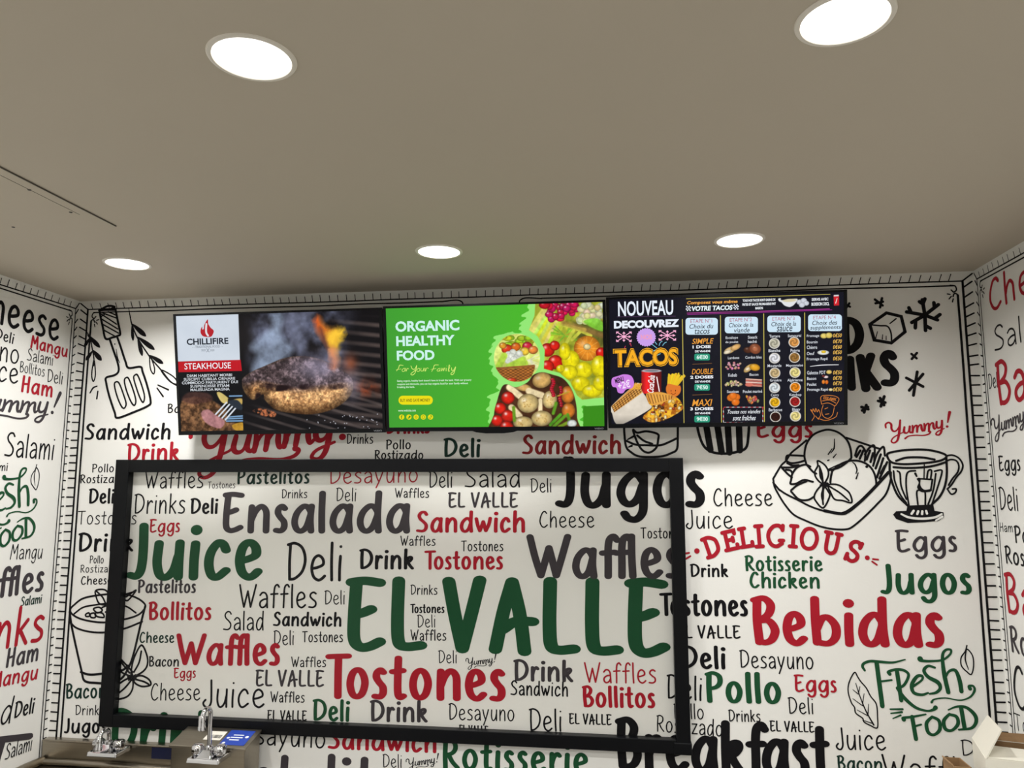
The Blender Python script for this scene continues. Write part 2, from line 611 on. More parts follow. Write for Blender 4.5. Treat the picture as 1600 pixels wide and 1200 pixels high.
# ------------------------------------------------------------------ words printed on the walls
B_, C_, R_, G_, K_, W_ = 'black', 'charcoal', 'red', 'green', 'dark green', 'brown red'
WORDS = [
    # back wall, left of and behind the glass panel: text, pen, ink, left x y, right x y, cap height (photo pixels)
    ('Sandwich', 'bold', B_, 132, 686.5, 266, 686, 25), ('Drink', 'bold', R_, 198, 722, 280, 719, 29),
    ('Pollo', 'mid', B_, 143.5, 738, 178, 737.5, 13), ('Rostizado', 'mid', B_, 125, 755, 198, 754, 13.5),
    ('Deli', 'bold', B_, 138, 786.5, 178.5, 786, 23), ('Tostones', 'thin', B_, 121, 819, 213, 819, 21),
    ('Drink', 'bold', B_, 121.5, 861.5, 208.5, 860.5, 29), ('Pollo', 'fine', B_, 140, 880, 162, 880, 12),
    ('Rostizado', 'fine', B_, 125.5, 894.5, 183, 894, 12), ('Cheese', 'mid', B_, 126.5, 913.5, 175, 912.5, 13.5),
    ('Bacon', 'mid', K_, 102.5, 1091, 166, 1090, 23), ('Drinks', 'fine', B_, 117.5, 1117, 162, 1117, 15.5),
    ('Jugos', 'bold', B_, 100, 1145, 166, 1145, 23), ('Drink', 'bold', G_, 170, 1174, 338, 1180, 68),
    ('Waffles', 'thin', B_, 226, 763, 317.5, 762, 27), ('Tostones', 'fine', C_, 324.5, 763, 367.5, 762.5, 10.5),
    ('Pastelitos', 'bold', K_, 370, 756, 483.5, 755, 22), ('Desayuno', 'thin', R_, 514.5, 756, 653, 753, 27),
    ('Deli', 'thin', B_, 670, 762, 707, 761.5, 26), ('Salad', 'thin', B_, 726, 761, 812.5, 761, 30),
    ('Deli', 'thin', B_, 829, 769.5, 862, 769, 22), ('Jugos', 'bold', B_, 867, 791, 1102, 790.5, 78),
    ('Drinks', 'thin', B_, 209, 802.5, 289, 802, 31), ('Deli', 'bold', B_, 297, 802.5, 340.5, 802, 24),
    ('Ensalada', 'bold', C_, 345.5, 831, 641, 831, 63), ('Drinks', 'fine', B_, 440, 778.5, 480, 778, 14),
    ('Deli', 'thin', B_, 525, 783, 556.5, 783, 21), ('Waffles', 'fine', B_, 617, 777.5, 670.5, 777.5, 15),
    ('EL VALLE', 'mid', C_, 700, 793, 809.5, 793, 24), ('Sandwich', 'bold', R_, 650, 831, 820.5, 831, 33),
    ('Cheese', 'thin', B_, 843, 824, 929, 824, 26), ('Eggs', 'mid', R_, 233.5, 832, 281, 831, 21),
    ('Juice', 'big', G_, 196, 903.5, 410.5, 903.5, 87), ('Deli', 'thin', B_, 447, 907, 534.5, 907, 60),
    ('Waffles', 'fine', B_, 625.5, 852.5, 680.5, 852.5, 15.5), ('Tostones', 'fine', B_, 720.5, 861, 786.5, 861, 16.5),
    ('Drink', 'bold', B_, 561, 888.5, 647, 888.5, 31), ('Tostones', 'bold', R_, 663, 889, 786, 889, 29),
    ('Waffles', 'bold', C_, 823.5, 902, 1066, 902, 67), ('Tostones', 'fine', B_, 1001, 841, 1069, 841, 17),
    ('Pastelitos', 'bold', C_, 215, 926, 306, 926, 20.5), ('Bollitos', 'bold', R_, 231.5, 968, 330, 968, 28),
    ('Waffles', 'thin', B_, 373, 949.5, 495, 949.5, 37), ('Deli', 'thin', B_, 507, 944.5, 539, 944, 22),
    ('EL', 'big', G_, 539, 1015, 668, 1016, 114), ('VALLE', 'big', G_, 690.5, 1017.5, 1048.5, 1025, 119),
    ('Drinks', 'fine', B_, 641.5, 929, 683.5, 929, 15.5), ('Tostones', 'bold', B_, 641, 957.5, 694.5, 957.5, 14),
    ('Deli', 'thin', B_, 652, 980.5, 680.5, 980, 20), ('Waffles', 'fine', B_, 641.5, 1000.5, 697.5, 1000.5, 17),
    ('Salad', 'thin', B_, 348.5, 984.5, 412, 984.5, 30), ('Sandwich', 'bold', B_, 426.5, 977.5, 533.5, 978.5, 22),
    ('Deli', 'thin', B_, 427.5, 1008, 459.5, 1007.5, 23), ('Tostones', 'fine', B_, 472, 1003, 536, 1003, 17),
    ('Cheese', 'mid', K_, 218, 1004, 272.5, 1004, 17), ('Waffles', 'bold', R_, 274.5, 1038, 437.5, 1038.5, 48),
    ('Bacon', 'mid', B_, 232.5, 1041, 279.5, 1041, 16), ('Eggs', 'mid', R_, 271.5, 1059.5, 306, 1058.5, 16),
    ('Cheese', 'thin', B_, 235.5, 1094, 313, 1094, 27), ('Juice', 'thin', B_, 316, 1104.5, 413.5, 1105.5, 43),
    ('EL VALLE', 'mid', C_, 399, 1072, 506.5, 1073, 26), ('Waffles', 'fine', B_, 455, 1042, 509.5, 1042, 16),
    ('Waffles', 'fine', B_, 422.5, 1097, 476, 1097.5, 17), ('EL VALLE', 'mid', B_, 417.5, 1125, 479.5, 1126, 16),
    ('Deli', 'bold', G_, 488, 1125, 546.5, 1126.5, 33), ('Tostones', 'big', R_, 507.5, 1089, 790.5, 1094, 69),
    ('Drink', 'bold', C_, 578, 1126.5, 668.5, 1127.5, 33), ('Deli', 'thin', B_, 685, 1036, 714, 1036, 20),
    ('Drink', 'bold', C_, 802.5, 1063, 896, 1064.5, 33), ('Waffles', 'thin', R_, 913.5, 1066.5, 1025.5, 1067.5, 32),
    ('Sandwich', 'fine', B_, 797.5, 1085.5, 887.5, 1088, 23), ('Bollitos', 'bold', R_, 910, 1104, 1024, 1105.5, 33),
    ('Desayuno', 'thin', B_, 701, 1124.5, 804, 1126.5, 26), ('Deli', 'thin', B_, 827, 1141.5, 878, 1142.5, 35),
    ('EL VALLE', 'mid', B_, 889, 1131, 956, 1133, 17), ('EL VALLE', 'mid', B_, 717, 1147, 763, 1149, 15),
    ('Tostones', 'bold', B_, 1031, 961, 1169, 962, 35), ('EL VALLE', 'mid', B_, 1058, 997, 1157.5, 997.5, 20.5),
    ('Deli', 'bold', B_, 1064, 1043.5, 1134.5, 1044.5, 35), ('Deli', 'thin', B_, 1041.5, 1091, 1097, 1094.5, 38),
    ('Pollo', 'thin', B_, 1053, 1122.5, 1100, 1123.5, 24), ('Rostizado', 'thin', B_, 1025.5, 1142.5, 1129, 1150.5, 26),
    ('Breakfast', 'bold', B_, 962, 1199, 1300, 1214, 80),
    # back wall, right of the glass panel
    ('Cheese', 'thin', B_, 1115, 790.5, 1207.5, 790, 28), ('Juice', 'thin', B_, 1071.5, 825.5, 1145.5, 825.5, 29),
    ('Drink', 'bold', B_, 1078.5, 901, 1138, 901, 20), ('Rotisserie', 'bold', G_, 1164, 891.5, 1286, 892, 24),
    ('Chicken', 'bold', G_, 1171.5, 918, 1281, 919, 25), ('Eggs', 'mid', C_, 1400.5, 862.5, 1496, 861.5, 35),
    ('Jugos', 'bold', G_, 1375.5, 927, 1519, 927.5, 46), ('Bebidas', 'big', R_, 1175, 1005.5, 1476.5, 1010, 75),
    ('Desayuno', 'thin', B_, 1156, 1043, 1271.5, 1045.5, 28), ('Pollo', 'big', G_, 1102.5, 1096, 1221.5, 1098.5, 47),
    ('Eggs', 'mid', R_, 1241.5, 1080.5, 1307.5, 1081.5, 27), ('Deli', 'thin', B_, 1232, 1115, 1271.5, 1115.5, 26),
    ('Drinks', 'fine', B_, 1138.5, 1127, 1188.5, 1127.5, 18.5), ('EL VALLE', 'mid', B_, 1203, 1142.5, 1273, 1144.5, 17),
    ('Juice', 'thin', B_, 1306, 1170.5, 1385, 1172, 34), ('Bacon', 'mid', K_, 1308.5, 1203, 1379, 1205, 23),
    ('Waffles', 'thin', B_, 1379.5, 1218, 1546, 1224, 40), ('Deli', 'thin', B_, 1502.5, 1180.5, 1561, 1182, 25),
    # back wall, between the screens and the glass panel
    ('Eggs', 'bold', R_, 1181.5, 683.5, 1270, 683, 29), ('Sandwich', 'bold', W_, 815.5, 709, 970.5, 708.5, 30),
    ('Deli', 'bold', K_, 692.5, 713.5, 750.5, 713.5, 29), ('Pollo', 'mid', B_, 603, 702, 642, 701.5, 15),
    ('Rostizado', 'mid', B_, 585, 717.5, 661.5, 717.5, 14.5), ('Drinks', 'fine', B_, 541.5, 693.5, 583, 693, 15.5),
    ('Drinks', 'bold', R_, 603, 677.5, 672, 676.5, 26), ('Bacon', 'mid', B_, 261.5, 645, 312, 644, 14),
    # back wall, under the glass panel
    ('Desayuno', 'thin', B_, 358, 1160, 508, 1169, 33), ('Sandwich', 'bold', R_, 512, 1169, 682, 1175.5, 34),
    ('Pastelitos', 'bold', C_, 298, 1246, 668, 1258, 74), ('Deli', 'thin', B_, 598, 1199, 628, 1199.5, 21),
    ('Rotisserie', 'bold', G_, 690, 1200, 921, 1209, 46),
]
LEFT_WORDS = [
    ('Cheese', 'pen', B_, -42, 493, 91, 533, 52), ('Deli', 'mid', B_, -9, 528, 20.5, 537.5, 17), ('Mangu', 'bold', R_, 47, 543, 104.5, 558, 20),
    ('Salami', 'thin', B_, 41.5, 562.5, 82, 571.5, 19), ('Desayuno', 'thin', B_, -120, 541, 28.5, 569, 35), ('Bollitos', 'thin', B_, 30, 581, 69, 588.5, 17),
    ('Deli', 'thin', B_, 73, 596.5, 97, 600.5, 20), ('Juice', 'thin', B_, -48, 589, 27.5, 599.5, 36), ('Ham', 'bold', R_, 32.5, 611.5, 81, 620.5, 25),
    ('Salami', 'thin', B_, 6, 712.5, 83, 718.5, 37), ('Salami', 'mid', B_, -32, 736, 11.5, 735.5, 13), ('Mangu', 'thin', B_, 15, 874, 65, 872.5, 23),
    ('Waffles', 'bold', C_, -82, 946, 67, 922, 46), ('Salami', 'mid', K_, 31.5, 947, 64.5, 942, 14), ('Drinks', 'pen', R_, -95, 1034, 66, 1000, 62),
    ('Ham', 'bold', C_, 8.5, 1043, 58.5, 1031.5, 28), ('Mangu', 'bold', R_, -14, 1076, 57.5, 1060.5, 23), ('Salad', 'thin', B_, -78, 1147, 15, 1129.5, 42),
    ('Deli', 'mid', B_, 20.5, 1122.5, 52, 1113.5, 24), ('T', 'bold', C_, -70, 1247, 33, 1228, 80), ('Salami', 'thin', B_, 6.5, 1187.5, 48.5, 1172, 23),
]
RIGHT_WORDS = [
    ('Cheese', 'pen', R_, 1548, 487, 1694, 413, 56), ('Salad', 'thin', B_, 1554.5, 549, 1640, 519, 42), ('Deli', 'thin', B_, 1545.5, 608, 1562, 604.5, 24),
    ('Bacon', 'pen', R_, 1560, 633, 1694, 604, 76), ('Eggs', 'mid', B_, 1561.5, 736, 1595, 735, 24.5), ('Deli', 'thin', B_, 1563, 796.5, 1592, 798, 36),
    ('Ham', 'fine', B_, 1563.5, 830.5, 1583, 831.5, 14), ('Pollo', 'mid', B_, 1586.5, 847.5, 1632, 853, 27), ('Rostizado', 'mid', B_, 1572, 879.5, 1672, 897, 29),
    ('Bacon', 'pen', R_, 1573.5, 955.5, 1700, 997, 67), ('Rostizado', 'mid', C_, 1580.5, 1017, 1710, 1065, 43), ('Cheese', 'thin', B_, 1587.5, 1104, 1740, 1170, 72),
    ('Tostones', 'thin', B_, 1587, 1139, 1672, 1180, 26),
]
PEN_WORD = {'thin': 'thin', 'fine': 'thin', 'mid': 'brush', 'pen': 'pen', 'bold': 'bold', 'big': 'big bold'}


def print_words(words, plane, parent, most):
    order = sorted(range(len(words)), key=lambda i: -(words[i][5] - words[i][3]) * words[i][7])
    own = set(order[:most])
    rest = {}
    for i, (text, style, ink, x0, y0, x1, y1, h) in enumerate(words):
        V, F = word_shape(plane, text, style, x0, y0, x1, y1, h)
        if i in own:
            put_print(parent, plane, V, F, 'lettering', 'ink ' + ink, '%s %s lettering reading %s' % (ink, PEN_WORD[style], text.replace('EL VALLE', 'EL VALLE')))
        else:
            r = rest.setdefault('all', ([], [], [], []))
            n = len(r[0])
            r[0].extend(V)
            r[1].extend([tuple(k + n for k in f) for f in F])
            if ink not in r[3]:
                r[3].append(ink)
            r[2].extend([r[3].index(ink)] * len(F))
    for V, F, mi, inks in rest.values():
        mb = MB()
        to3 = PLANE[plane][1]
        mb.add([to3(v[0], v[1], OFF) for v in V], F)
        mb.m = mi
        tag(mb.build('small_lettering', [M['ink ' + k] for k in inks], parent), 'smallest thin printed words', kind='stuff')


print_words(WORDS, 'back', wall_back, 98)
print_words(LEFT_WORDS, 'left', wall_left, 99)
print_words(RIGHT_WORDS, 'right', wall_right, 99)

# the script word, drawn once in its own units (x-height about .5)
YUM = [
    [(.0, .62, .9), (.02, .84, .9), (.14, .93, 1), (.22, .78, 1.1), (.2, .5, 1.1), (.25, .33, 1), (.36, .34, .8), (.5, .6, .8), (.58, .98, .9)],
    [(.58, .98, .9), (.5, .5, 1.25), (.42, .05, 1.2), (.32, -.3, 1), (.18, -.42, .8), (.1, -.3, .8), (.2, -.08, .7), (.42, .08, .6), (.6, .2, .6), (.68, .5, .9)],
    [(.68, .5, 1), (.63, .22, 1.2), (.68, .1, 1), (.78, .16, .7), (.88, .5, 1)], [(.88, .5, 1.1), (.83, .2, 1.2), (.88, .09, .9), (.96, .2, .6)],
    [(.98, .52, .9), (.97, .3, 1.2), (.93, .08, 1.1)], [(.95, .2, .6), (1.06, .46, .8), (1.14, .48, 1), (1.13, .28, 1.2), (1.1, .08, 1.1)], [(1.11, .2, .6), (1.22, .46, .8), (1.3, .48, 1), (1.29, .25, 1.2), (1.31, .09, .9), (1.4, .2, .6)],
    [(1.42, .54, .9), (1.41, .3, 1.2), (1.37, .1, 1.1)], [(1.39, .22, .6), (1.5, .48, .8), (1.58, .5, 1), (1.57, .3, 1.2), (1.54, .1, 1.1)], [(1.55, .22, .6), (1.66, .48, .8), (1.74, .5, 1), (1.73, .27, 1.2), (1.75, .11, .9), (1.84, .22, .6)],
    [(1.88, .56, 1), (1.84, .26, 1.2), (1.9, .14, 1), (2, .24, .7), (2.08, .58, 1)], [(2.08, .58, 1.1), (2.03, .2, 1.2), (1.96, -.14, 1.1), (1.86, -.3, .9), (1.76, -.24, .8), (1.84, -.08, .7), (2.1, .06, .6)],
    [(2.42, 1.05, 1.5), (2.36, .8, 1.3), (2.27, .42, .7)], [(2.22, .16, 1.4)],
    [(.62, -.24, 1), (.76, -.12, .75), (1, -.12, .7), (1.3, -.2, .7), (1.5, -.16, .8), (1.58, -.04, .9), (1.53, .02, 1.2)],
]


def yummy(plane, parent, ink, x0, y0, x1, y1, h, label, nib=.064):
    """x0,y0 / x1,y1: where the baseline starts and ends; h: height of the capital (photo pixels)"""
    un = PLANE[plane][0]
    p0, p1 = un(x0, y0), un(x1, y1)
    xm, ym = (x0 + x1) / 2, (y0 + y1) / 2
    H = np.linalg.norm(un(xm, ym - h) - un(xm, ym))
    dv = p1 - p0
    L = np.linalg.norm(dv)
    dx = dv / L
    dy = np.array([-dx[1], dx[0]])
    polys = []
    for s in YUM:
        pts = [(x / 2.44 * L, y * H, w) for x, y, w in s]
        ribbon(smooth_line(pts, 6) if len(pts) > 1 else np.array(pts), nib * H, nib * .9 * H, polys)
    v, f = union(polys)
    put_print(parent, plane, [p0 + dx * q[0] + dy * q[1] for q in v], f, 'lettering', 'ink ' + ink, label)


yummy('back', wall_back, R_, 1387, 683, 1490, 669, 24, 'red script lettering reading Yummy')
yummy('back', wall_back, B_, 729, 1041, 777, 1035.5, 13, 'small black script lettering reading Yummy', .055)
yummy('back', wall_back, B_, 636, 1199, 687.5, 1192, 14, 'small black script lettering reading Yummy', .055)
yummy('back', wall_back, R_, 300, 722, 560, 690, 64, 'large red script lettering reading Yummy')
yummy('left', wall_left, C_, -62, 640, 93, 651, 38, 'charcoal script lettering reading Yummy')
yummy('right', wall_right, C_, 1552, 680, 1611, 657, 28, 'charcoal script lettering reading Yummy')

# DELICIOUS on an arc, slab-serif letters
SERIF = {
    'D': [['L', (.1, 0), (.1, 1)], [(-.04, 1), (.3, 1), (.6, .8), (.66, .5), (.6, .2), (.3, 0), (-.04, 0)]],
    'E': [['L', (.1, 0), (.1, 1)], ['L', (-.04, 1), (.6, 1), (.6, .82)], ['L', (-.04, 0), (.64, 0), (.64, .2)], ['L', (.1, .52), (.46, .52)], ['L', (.46, .42), (.46, .62)]],
    'L': [['L', (.1, 0), (.1, 1)], ['L', (-.04, 1), (.26, 1)], ['L', (-.04, 0), (.58, 0), (.58, .2)]],
    'I': [['L', (.1, 0), (.1, 1)], ['L', (-.06, 1), (.26, 1)], ['L', (-.06, 0), (.26, 0)]],
    'C': [[(.7, .84), (.52, 1), (.26, .96), (.05, .7), (.02, .4), (.16, .1), (.42, 0), (.68, .14)], ['L', (.72, 1), (.7, .78)], ['L', (.56, .28), (.74, .28)]],
    'O': [[(.4, 1), (.14, .88), (.02, .5), (.14, .12), (.4, 0), (.66, .12), (.78, .5), (.66, .88), (.4, 1)]],
    'U': [[(.1, 1), (.1, .4), (.16, .1), (.36, 0), (.56, .1), (.62, .4), (.62, 1)], ['L', (-.04, 1), (.26, 1)], ['L', (.5, 1), (.76, 1)]],
    'S': [[(.54, .84), (.4, 1), (.18, .97), (.05, .8), (.12, .6), (.34, .5), (.54, .36), (.54, .14), (.38, 0), (.16, .02), (.02, .2)], ['L', (.57, 1), (.54, .76)], ['L', (.0, .0), (.02, .28)]],
}
sk = Sketch('back', 1060, 670, 4.706)
for ch, cx, cy, rot, sz in [('D', 240, 866, -19, 138), ('E', 380, 820, -13, 132), ('L', 495, 798, -9, 134), ('I', 592, 790, -4, 150), ('C', 716, 788, 0, 152), ('I', 846, 790, 4, 150), ('O', 962, 808, 6, 148), ('U', 1128, 842, 11, 148), ('S', 1288, 900, 19, 144)]:
    g = SERIF[ch]
    pts = [p for s in g for p in s if p != 'L']
    mx = (min(p[0] for p in pts) + max(p[0] for p in pts)) / 2
    c, s_ = math.cos(math.radians(rot)), math.sin(math.radians(rot))
    out = []
    for s in g:
        o = ['L'] if s[0] == 'L' else []
        for p in s:
            if p == 'L':
                continue
            x, y = (p[0] - mx) * sz, -(p[1] - .5) * sz
            o.append((cx + x * c - y * s_, cy + x * s_ + y * c))
        out.append(o)
    sk.lines(out, 21.5)
sk.lines([[(136, 898, 3)], [(1388, 948, 2.6)], [(1430, 958), (1468, 962)], [(1424, 976), (1458, 1000)], [(40, 918), (78, 912)], [(44, 962), (88, 936)]], 10)
sk.done(wall_back, 'lettering', 'ink red', 'red slab serif lettering reading DELICIOUS on an arc')

# FRESH FOOD with its leaves
FRESH = [
    [(604, 590, .8), (590, 565), (600, 545), (640, 532), (700, 536), (780, 540, .8), (856, 522, .5)], ['L', (678, 540, 1.6), (714, 812, 1.6)], [(690, 660, .8), (772, 650, .7)],
    [(760, 612, 1.3), (752, 598), (800, 584), (850, 590), (878, 620), (850, 680), (806, 704, .8)], ['L', (806, 600, 1.5), (832, 776, 1.5)], [(808, 700, 1.2), (850, 760, 1.3), (920, 820, 1.1), (990, 842, .8), (1030, 836, 1), (1046, 822, 1.6)],
    [(906, 690, .9), (960, 650, .8), (962, 625), (930, 628, 1.2), (898, 680, 1.4), (910, 728, 1.2), (960, 742), (1000, 730, .7)],
    [(1042, 572, .8), (1000, 562), (974, 590, 1.2), (1000, 630, 1.3), (1060, 664, 1.5), (1076, 700, 1.2), (1050, 728), (1010, 736, .7)],
    [(950, 518, 2), (960, 528, 1.2), (1010, 532, .9), (1090, 524, .8), (1136, 490, .8), (1142, 462, .8), (1110, 462, .9), (1090, 500, 1.1), (1100, 610, 1.5), (1126, 726, 1.5)],
    [(1106, 640, .7), (1130, 596, .9), (1170, 590, 1.2), (1196, 650, 1.5), (1208, 720, 1.5)],
    [(1022, 788, .9), (1040, 770, .6), (1110, 762, .5), (1200, 776, .5), (1262, 756, .7), (1290, 716, .9), (1282, 688, .8), (1256, 688, 1), (1262, 704, 1.4)],
]
FOODT = [
    [(848, 896, 1.6), (846, 886), (900, 880, .9), (985, 864, .6)], ['L', (900, 880, 1.5), (924, 1018, 1.5)], [(912, 940, .8), (956, 928, .7)],
    [(1020, 884), (990, 920, 1.3), (1000, 975, 1.3), (1036, 992), (1072, 960, 1.3), (1068, 905, 1.2), (1030, 882), (1020, 884)],
    [(1130, 866), (1098, 905, 1.3), (1108, 955, 1.3), (1148, 964), (1186, 925, 1.3), (1178, 880, 1.2), (1140, 866), (1130, 866)],
    ['L', (1206, 822, 1.5), (1228, 952, 1.5)], [(1126, 836, .5), (1180, 816, .8), (1240, 822, 1.1), (1290, 866, 1.4), (1300, 910, 1.3), (1270, 950, 1), (1192, 960, .7)],
    [(764, 832, .6), (840, 832, .8)], [(768, 858, .5), (836, 850, .8)], [(780, 890, .4), (828, 870, .7)],
]
LEAF1 = [
    [(540, 602), (508, 660), (500, 720), (520, 790), (540, 820), (548, 856), (590, 888), (600, 912), (640, 934), (682, 948), (684, 880), (676, 800), (640, 750), (614, 700), (580, 660), (560, 630), (540, 602)],
    [(548, 670, .6), (570, 740, .8), (610, 840), (660, 930, 1.2)], [(530, 710, .5), (564, 738, .8)], [(574, 690, .5), (566, 726, .8)], [(530, 766, .5), (590, 810, .8)], [(600, 735, .5), (590, 800, .8)],
    [(556, 836, .5), (622, 872, .8)], [(628, 800, .5), (624, 860, .8)], [(590, 900, .5), (650, 920, .8)],
]
LEAF2 = [
    [(1242, 434), (1232, 470), (1206, 510), (1208, 560), (1240, 596), (1270, 614), (1284, 560), (1278, 500), (1250, 460), (1236, 462)], [(1238, 460, .8), (1232, 520, 1.1), (1252, 584, .6)],
]
sk = Sketch('back', 1200, 900, 4.0)
sk.lines(FRESH, 13)
sk.lines(FOODT, 13)
sk.done(wall_back, 'lettering', 'ink green', 'green flourished lettering reading FRESH FOOD')
sk.lines(LEAF1, 6)
sk.done(wall_back, 'leaf_drawing', 'ink black')
sk.lines(LEAF2, 6)
sk.done(wall_back, 'leaf_drawing', 'ink black')


class LeftCopy(Sketch):
    """the same artwork printed again on the left wall"""

    def P(self, x, y):
        q = Sketch.P(self, x, y)
        return np.array([(q[0] - A0[0]) * KX + B0[0], (q[1] - A0[1]) * KY + B0[1]])


A0, A1_ = on_back(1200 + 1240 / 4, 900 + 434 / 4), on_back(1200 + 1228 / 4, 900 + 956 / 4)
B0, B1_ = on_left(57, 726), on_left(38, 840)
KY = (B1_[1] - B0[1]) / (A1_[1] - A0[1])
KX = KY
lk = LeftCopy('back', 1200, 900, 4.0)
lk.plane = 'left'
lk.lines(FRESH, 12.5 * KY)
lk.lines(FOODT, 12.5 * KY)
lk.done(wall_left, 'lettering', 'ink green', 'green flourished lettering reading FRESH FOOD')
lk.lines(LEAF2, 6 * KY)
lk.done(wall_left, 'leaf_drawing', 'ink black')
lk.lines(LEAF1, 6 * KY)
lk.done(wall_left, 'leaf_drawing', 'ink black')

# COLD DRINKS, heavy marker capitals running behind the right screen
V, F = [], []
for ch, x0, y0, x1, y1, h in [('D', 1312, 551, 1352, 550, 54), ('N', 1296, 609, 1339, 607, 50), ('K', 1346, 610, 1378, 606, 55), ('S', 1376, 602, 1407, 600, 53)]:
    v, f = word_shape('back', ch, 'marker', x0, y0, x1, y1, h)
    n = len(V)
    V += v
    F += [tuple(i + n for i in t) for t in f]
put_print(wall_back, 'back', V, F, 'lettering', 'ink black', 'heavy black marker capitals reading D and NKS')
sk = Sketch('back', 1200, 360, 4.0)
sk.lines([['L', (636, 588), (740, 516), (832, 538), (856, 634), (770, 704), (664, 686), (636, 588)]], 14)
sk.lines([[(640, 590), (700, 596), (746, 600), (768, 640), (772, 700)], [(762, 582, .8), (800, 552, .9)], [(684, 632, .5), (672, 676, .7)], [(716, 652, .5), (714, 680, .7)], [(738, 660, .5), (738, 684, .6)]], 7)
sk.done(wall_back, 'ice_cube_drawing', 'ink black')
sk.lines([['L', (980, 530), (964, 434)], ['L', (966, 460), (946, 446)], ['L', (968, 458), (980, 428)], ['L', (980, 530), (1064, 464)], ['L', (1040, 482), (1036, 452)], ['L', (980, 530), (866, 510)], ['L', (894, 514), (880, 484)],
          ['L', (980, 530), (1058, 560)], ['L', (1040, 552), (1074, 526)], ['L', (980, 530), (984, 626)], ['L', (984, 596), (1014, 612)], ['L', (980, 530), (898, 576)], ['L', (922, 564), (920, 610)]], 16)
sk.done(wall_back, 'snowflake_drawing', 'ink black')


def spark(strokes, w):
    sk.lines(strokes, w)
    sk.done(wall_back, 'star_drawing', 'ink black')


spark([['L', (668, 432), (716, 470)], ['L', (712, 424), (700, 482)], ['L', (672, 456), (718, 446)]], 11)
spark([['L', (896, 772), (928, 800)], ['L', (930, 766), (898, 804)]], 11)
spark([['L', (864, 922), (968, 976)], ['L', (932, 884), (908, 1032)], ['L', (968, 898), (882, 1000)]], 13)
spark([['L', (688, 1066), (732, 1076)], ['L', (726, 1038), (704, 1100)], ['L', (700, 1048), (724, 1092)]], 13)
spark([['L', (584, 1104), (626, 1118)], ['L', (614, 1092), (600, 1138)], ['L', (588, 1126), (624, 1104)]], 13)
spark([['L', (482, 462), (512, 478)], ['L', (508, 456), (488, 486)]], 10)

# spatula with herb sprigs, top left
sk = Sketch('back', 90, 440, 5.926)
sk.lines([[(390, 262), (396, 310), (420, 420), (446, 528), (510, 518), (566, 500), (582, 480), (562, 380), (540, 270)], [(386, 268), (440, 262), (540, 262)], [(400, 260), (470, 226), (530, 236), (490, 256)],
          [(486, 540), (520, 640), (560, 760), (566, 830), (530, 866), (452, 890), (452, 940), (480, 1060), (530, 1210), (556, 1262), (690, 1216), (840, 1150), (862, 1100), (830, 960), (790, 840), (768, 790), (660, 800), (630, 740), (584, 600), (556, 520)]], 15)
for a, b in [((398, 330), (440, 300)), ((404, 300), (548, 395)), ((420, 292), (552, 340)), ((406, 345), (560, 440)), ((418, 395), (566, 478)), ((430, 450), (530, 505)), ((470, 280), (540, 310))]:
    sk.lines([['L', a, b]], 9)
sk.lines([[(540, 930), (528, 960), (552, 1060), (590, 1150), (618, 1172), (636, 1130), (610, 1040), (570, 940), (540, 930)], [(636, 890), (620, 920), (640, 1010), (680, 1110), (712, 1146), (726, 1100), (700, 1000), (660, 900), (636, 890)],
          [(724, 862), (706, 890), (730, 980), (766, 1080), (794, 1118), (806, 1060), (780, 960), (744, 870), (724, 862)]], 11)
sk.lines([[(532, 576), (532, 582)], [(544, 626, .6), (556, 700), (576, 752, .6)]], 7)
sk.done(wall_back, 'spatula_drawing', 'ink black')


def leaf(x0, y0, x1, y1, w, filled=True):
    dx, dy = x1 - x0, y1 - y0
    l = math.hypot(dx, dy)
    nx, ny = -dy / l * w, dx / l * w
    pts = [(x0, y0), (x0 + dx * .35 + nx * .8, y0 + dy * .35 + ny * .8), (x0 + dx * .75 + nx, y0 + dy * .75 + ny), (x1, y1), (x0 + dx * .75 - nx, y0 + dy * .75 - ny), (x0 + dx * .35 - nx * .8, y0 + dy * .35 - ny * .8)]
    if filled:
        sk.fill(pts)
    else:
        sk.lines([pts + [pts[0]]], 9)


sk.lines([[(660, 250, .4), (672, 320, .8), (690, 400), (740, 520), (850, 690), (960, 820), (1040, 920), (1100, 960)]], 10)
leaf(690, 390, 820, 508, 22)
leaf(688, 400, 700, 550, 14)
leaf(740, 510, 900, 632, 22)
leaf(742, 520, 785, 690, 18)
leaf(850, 680, 980, 760, 20)
leaf(856, 690, 890, 856, 18, False)
leaf(960, 820, 1110, 948, 26, False)
sk.done(wall_back, 'sprig_drawing', 'ink black')
sk.lines([[(268, 460, .5), (300, 520), (322, 620), (338, 720), (334, 780)]], 9)
leaf(275, 490, 395, 612, 20)
leaf(300, 520, 246, 606, 14)
leaf(322, 630, 408, 732, 22)
leaf(326, 640, 262, 730, 16)
leaf(338, 730, 332, 925, 16, False)
sk.done(wall_back, 'sprig_drawing', 'ink black')
sk.lines([[(302, 1030, .8), (330, 985), (366, 968, .7)], [(374, 1016, .8), (364, 1084, 1)], [(930, 958, .8), (1026, 1002, 1)], [(922, 986, .8), (978, 1064, 1)]], 12)
sk.done(wall_back, 'sparkle_drawing', 'ink black')

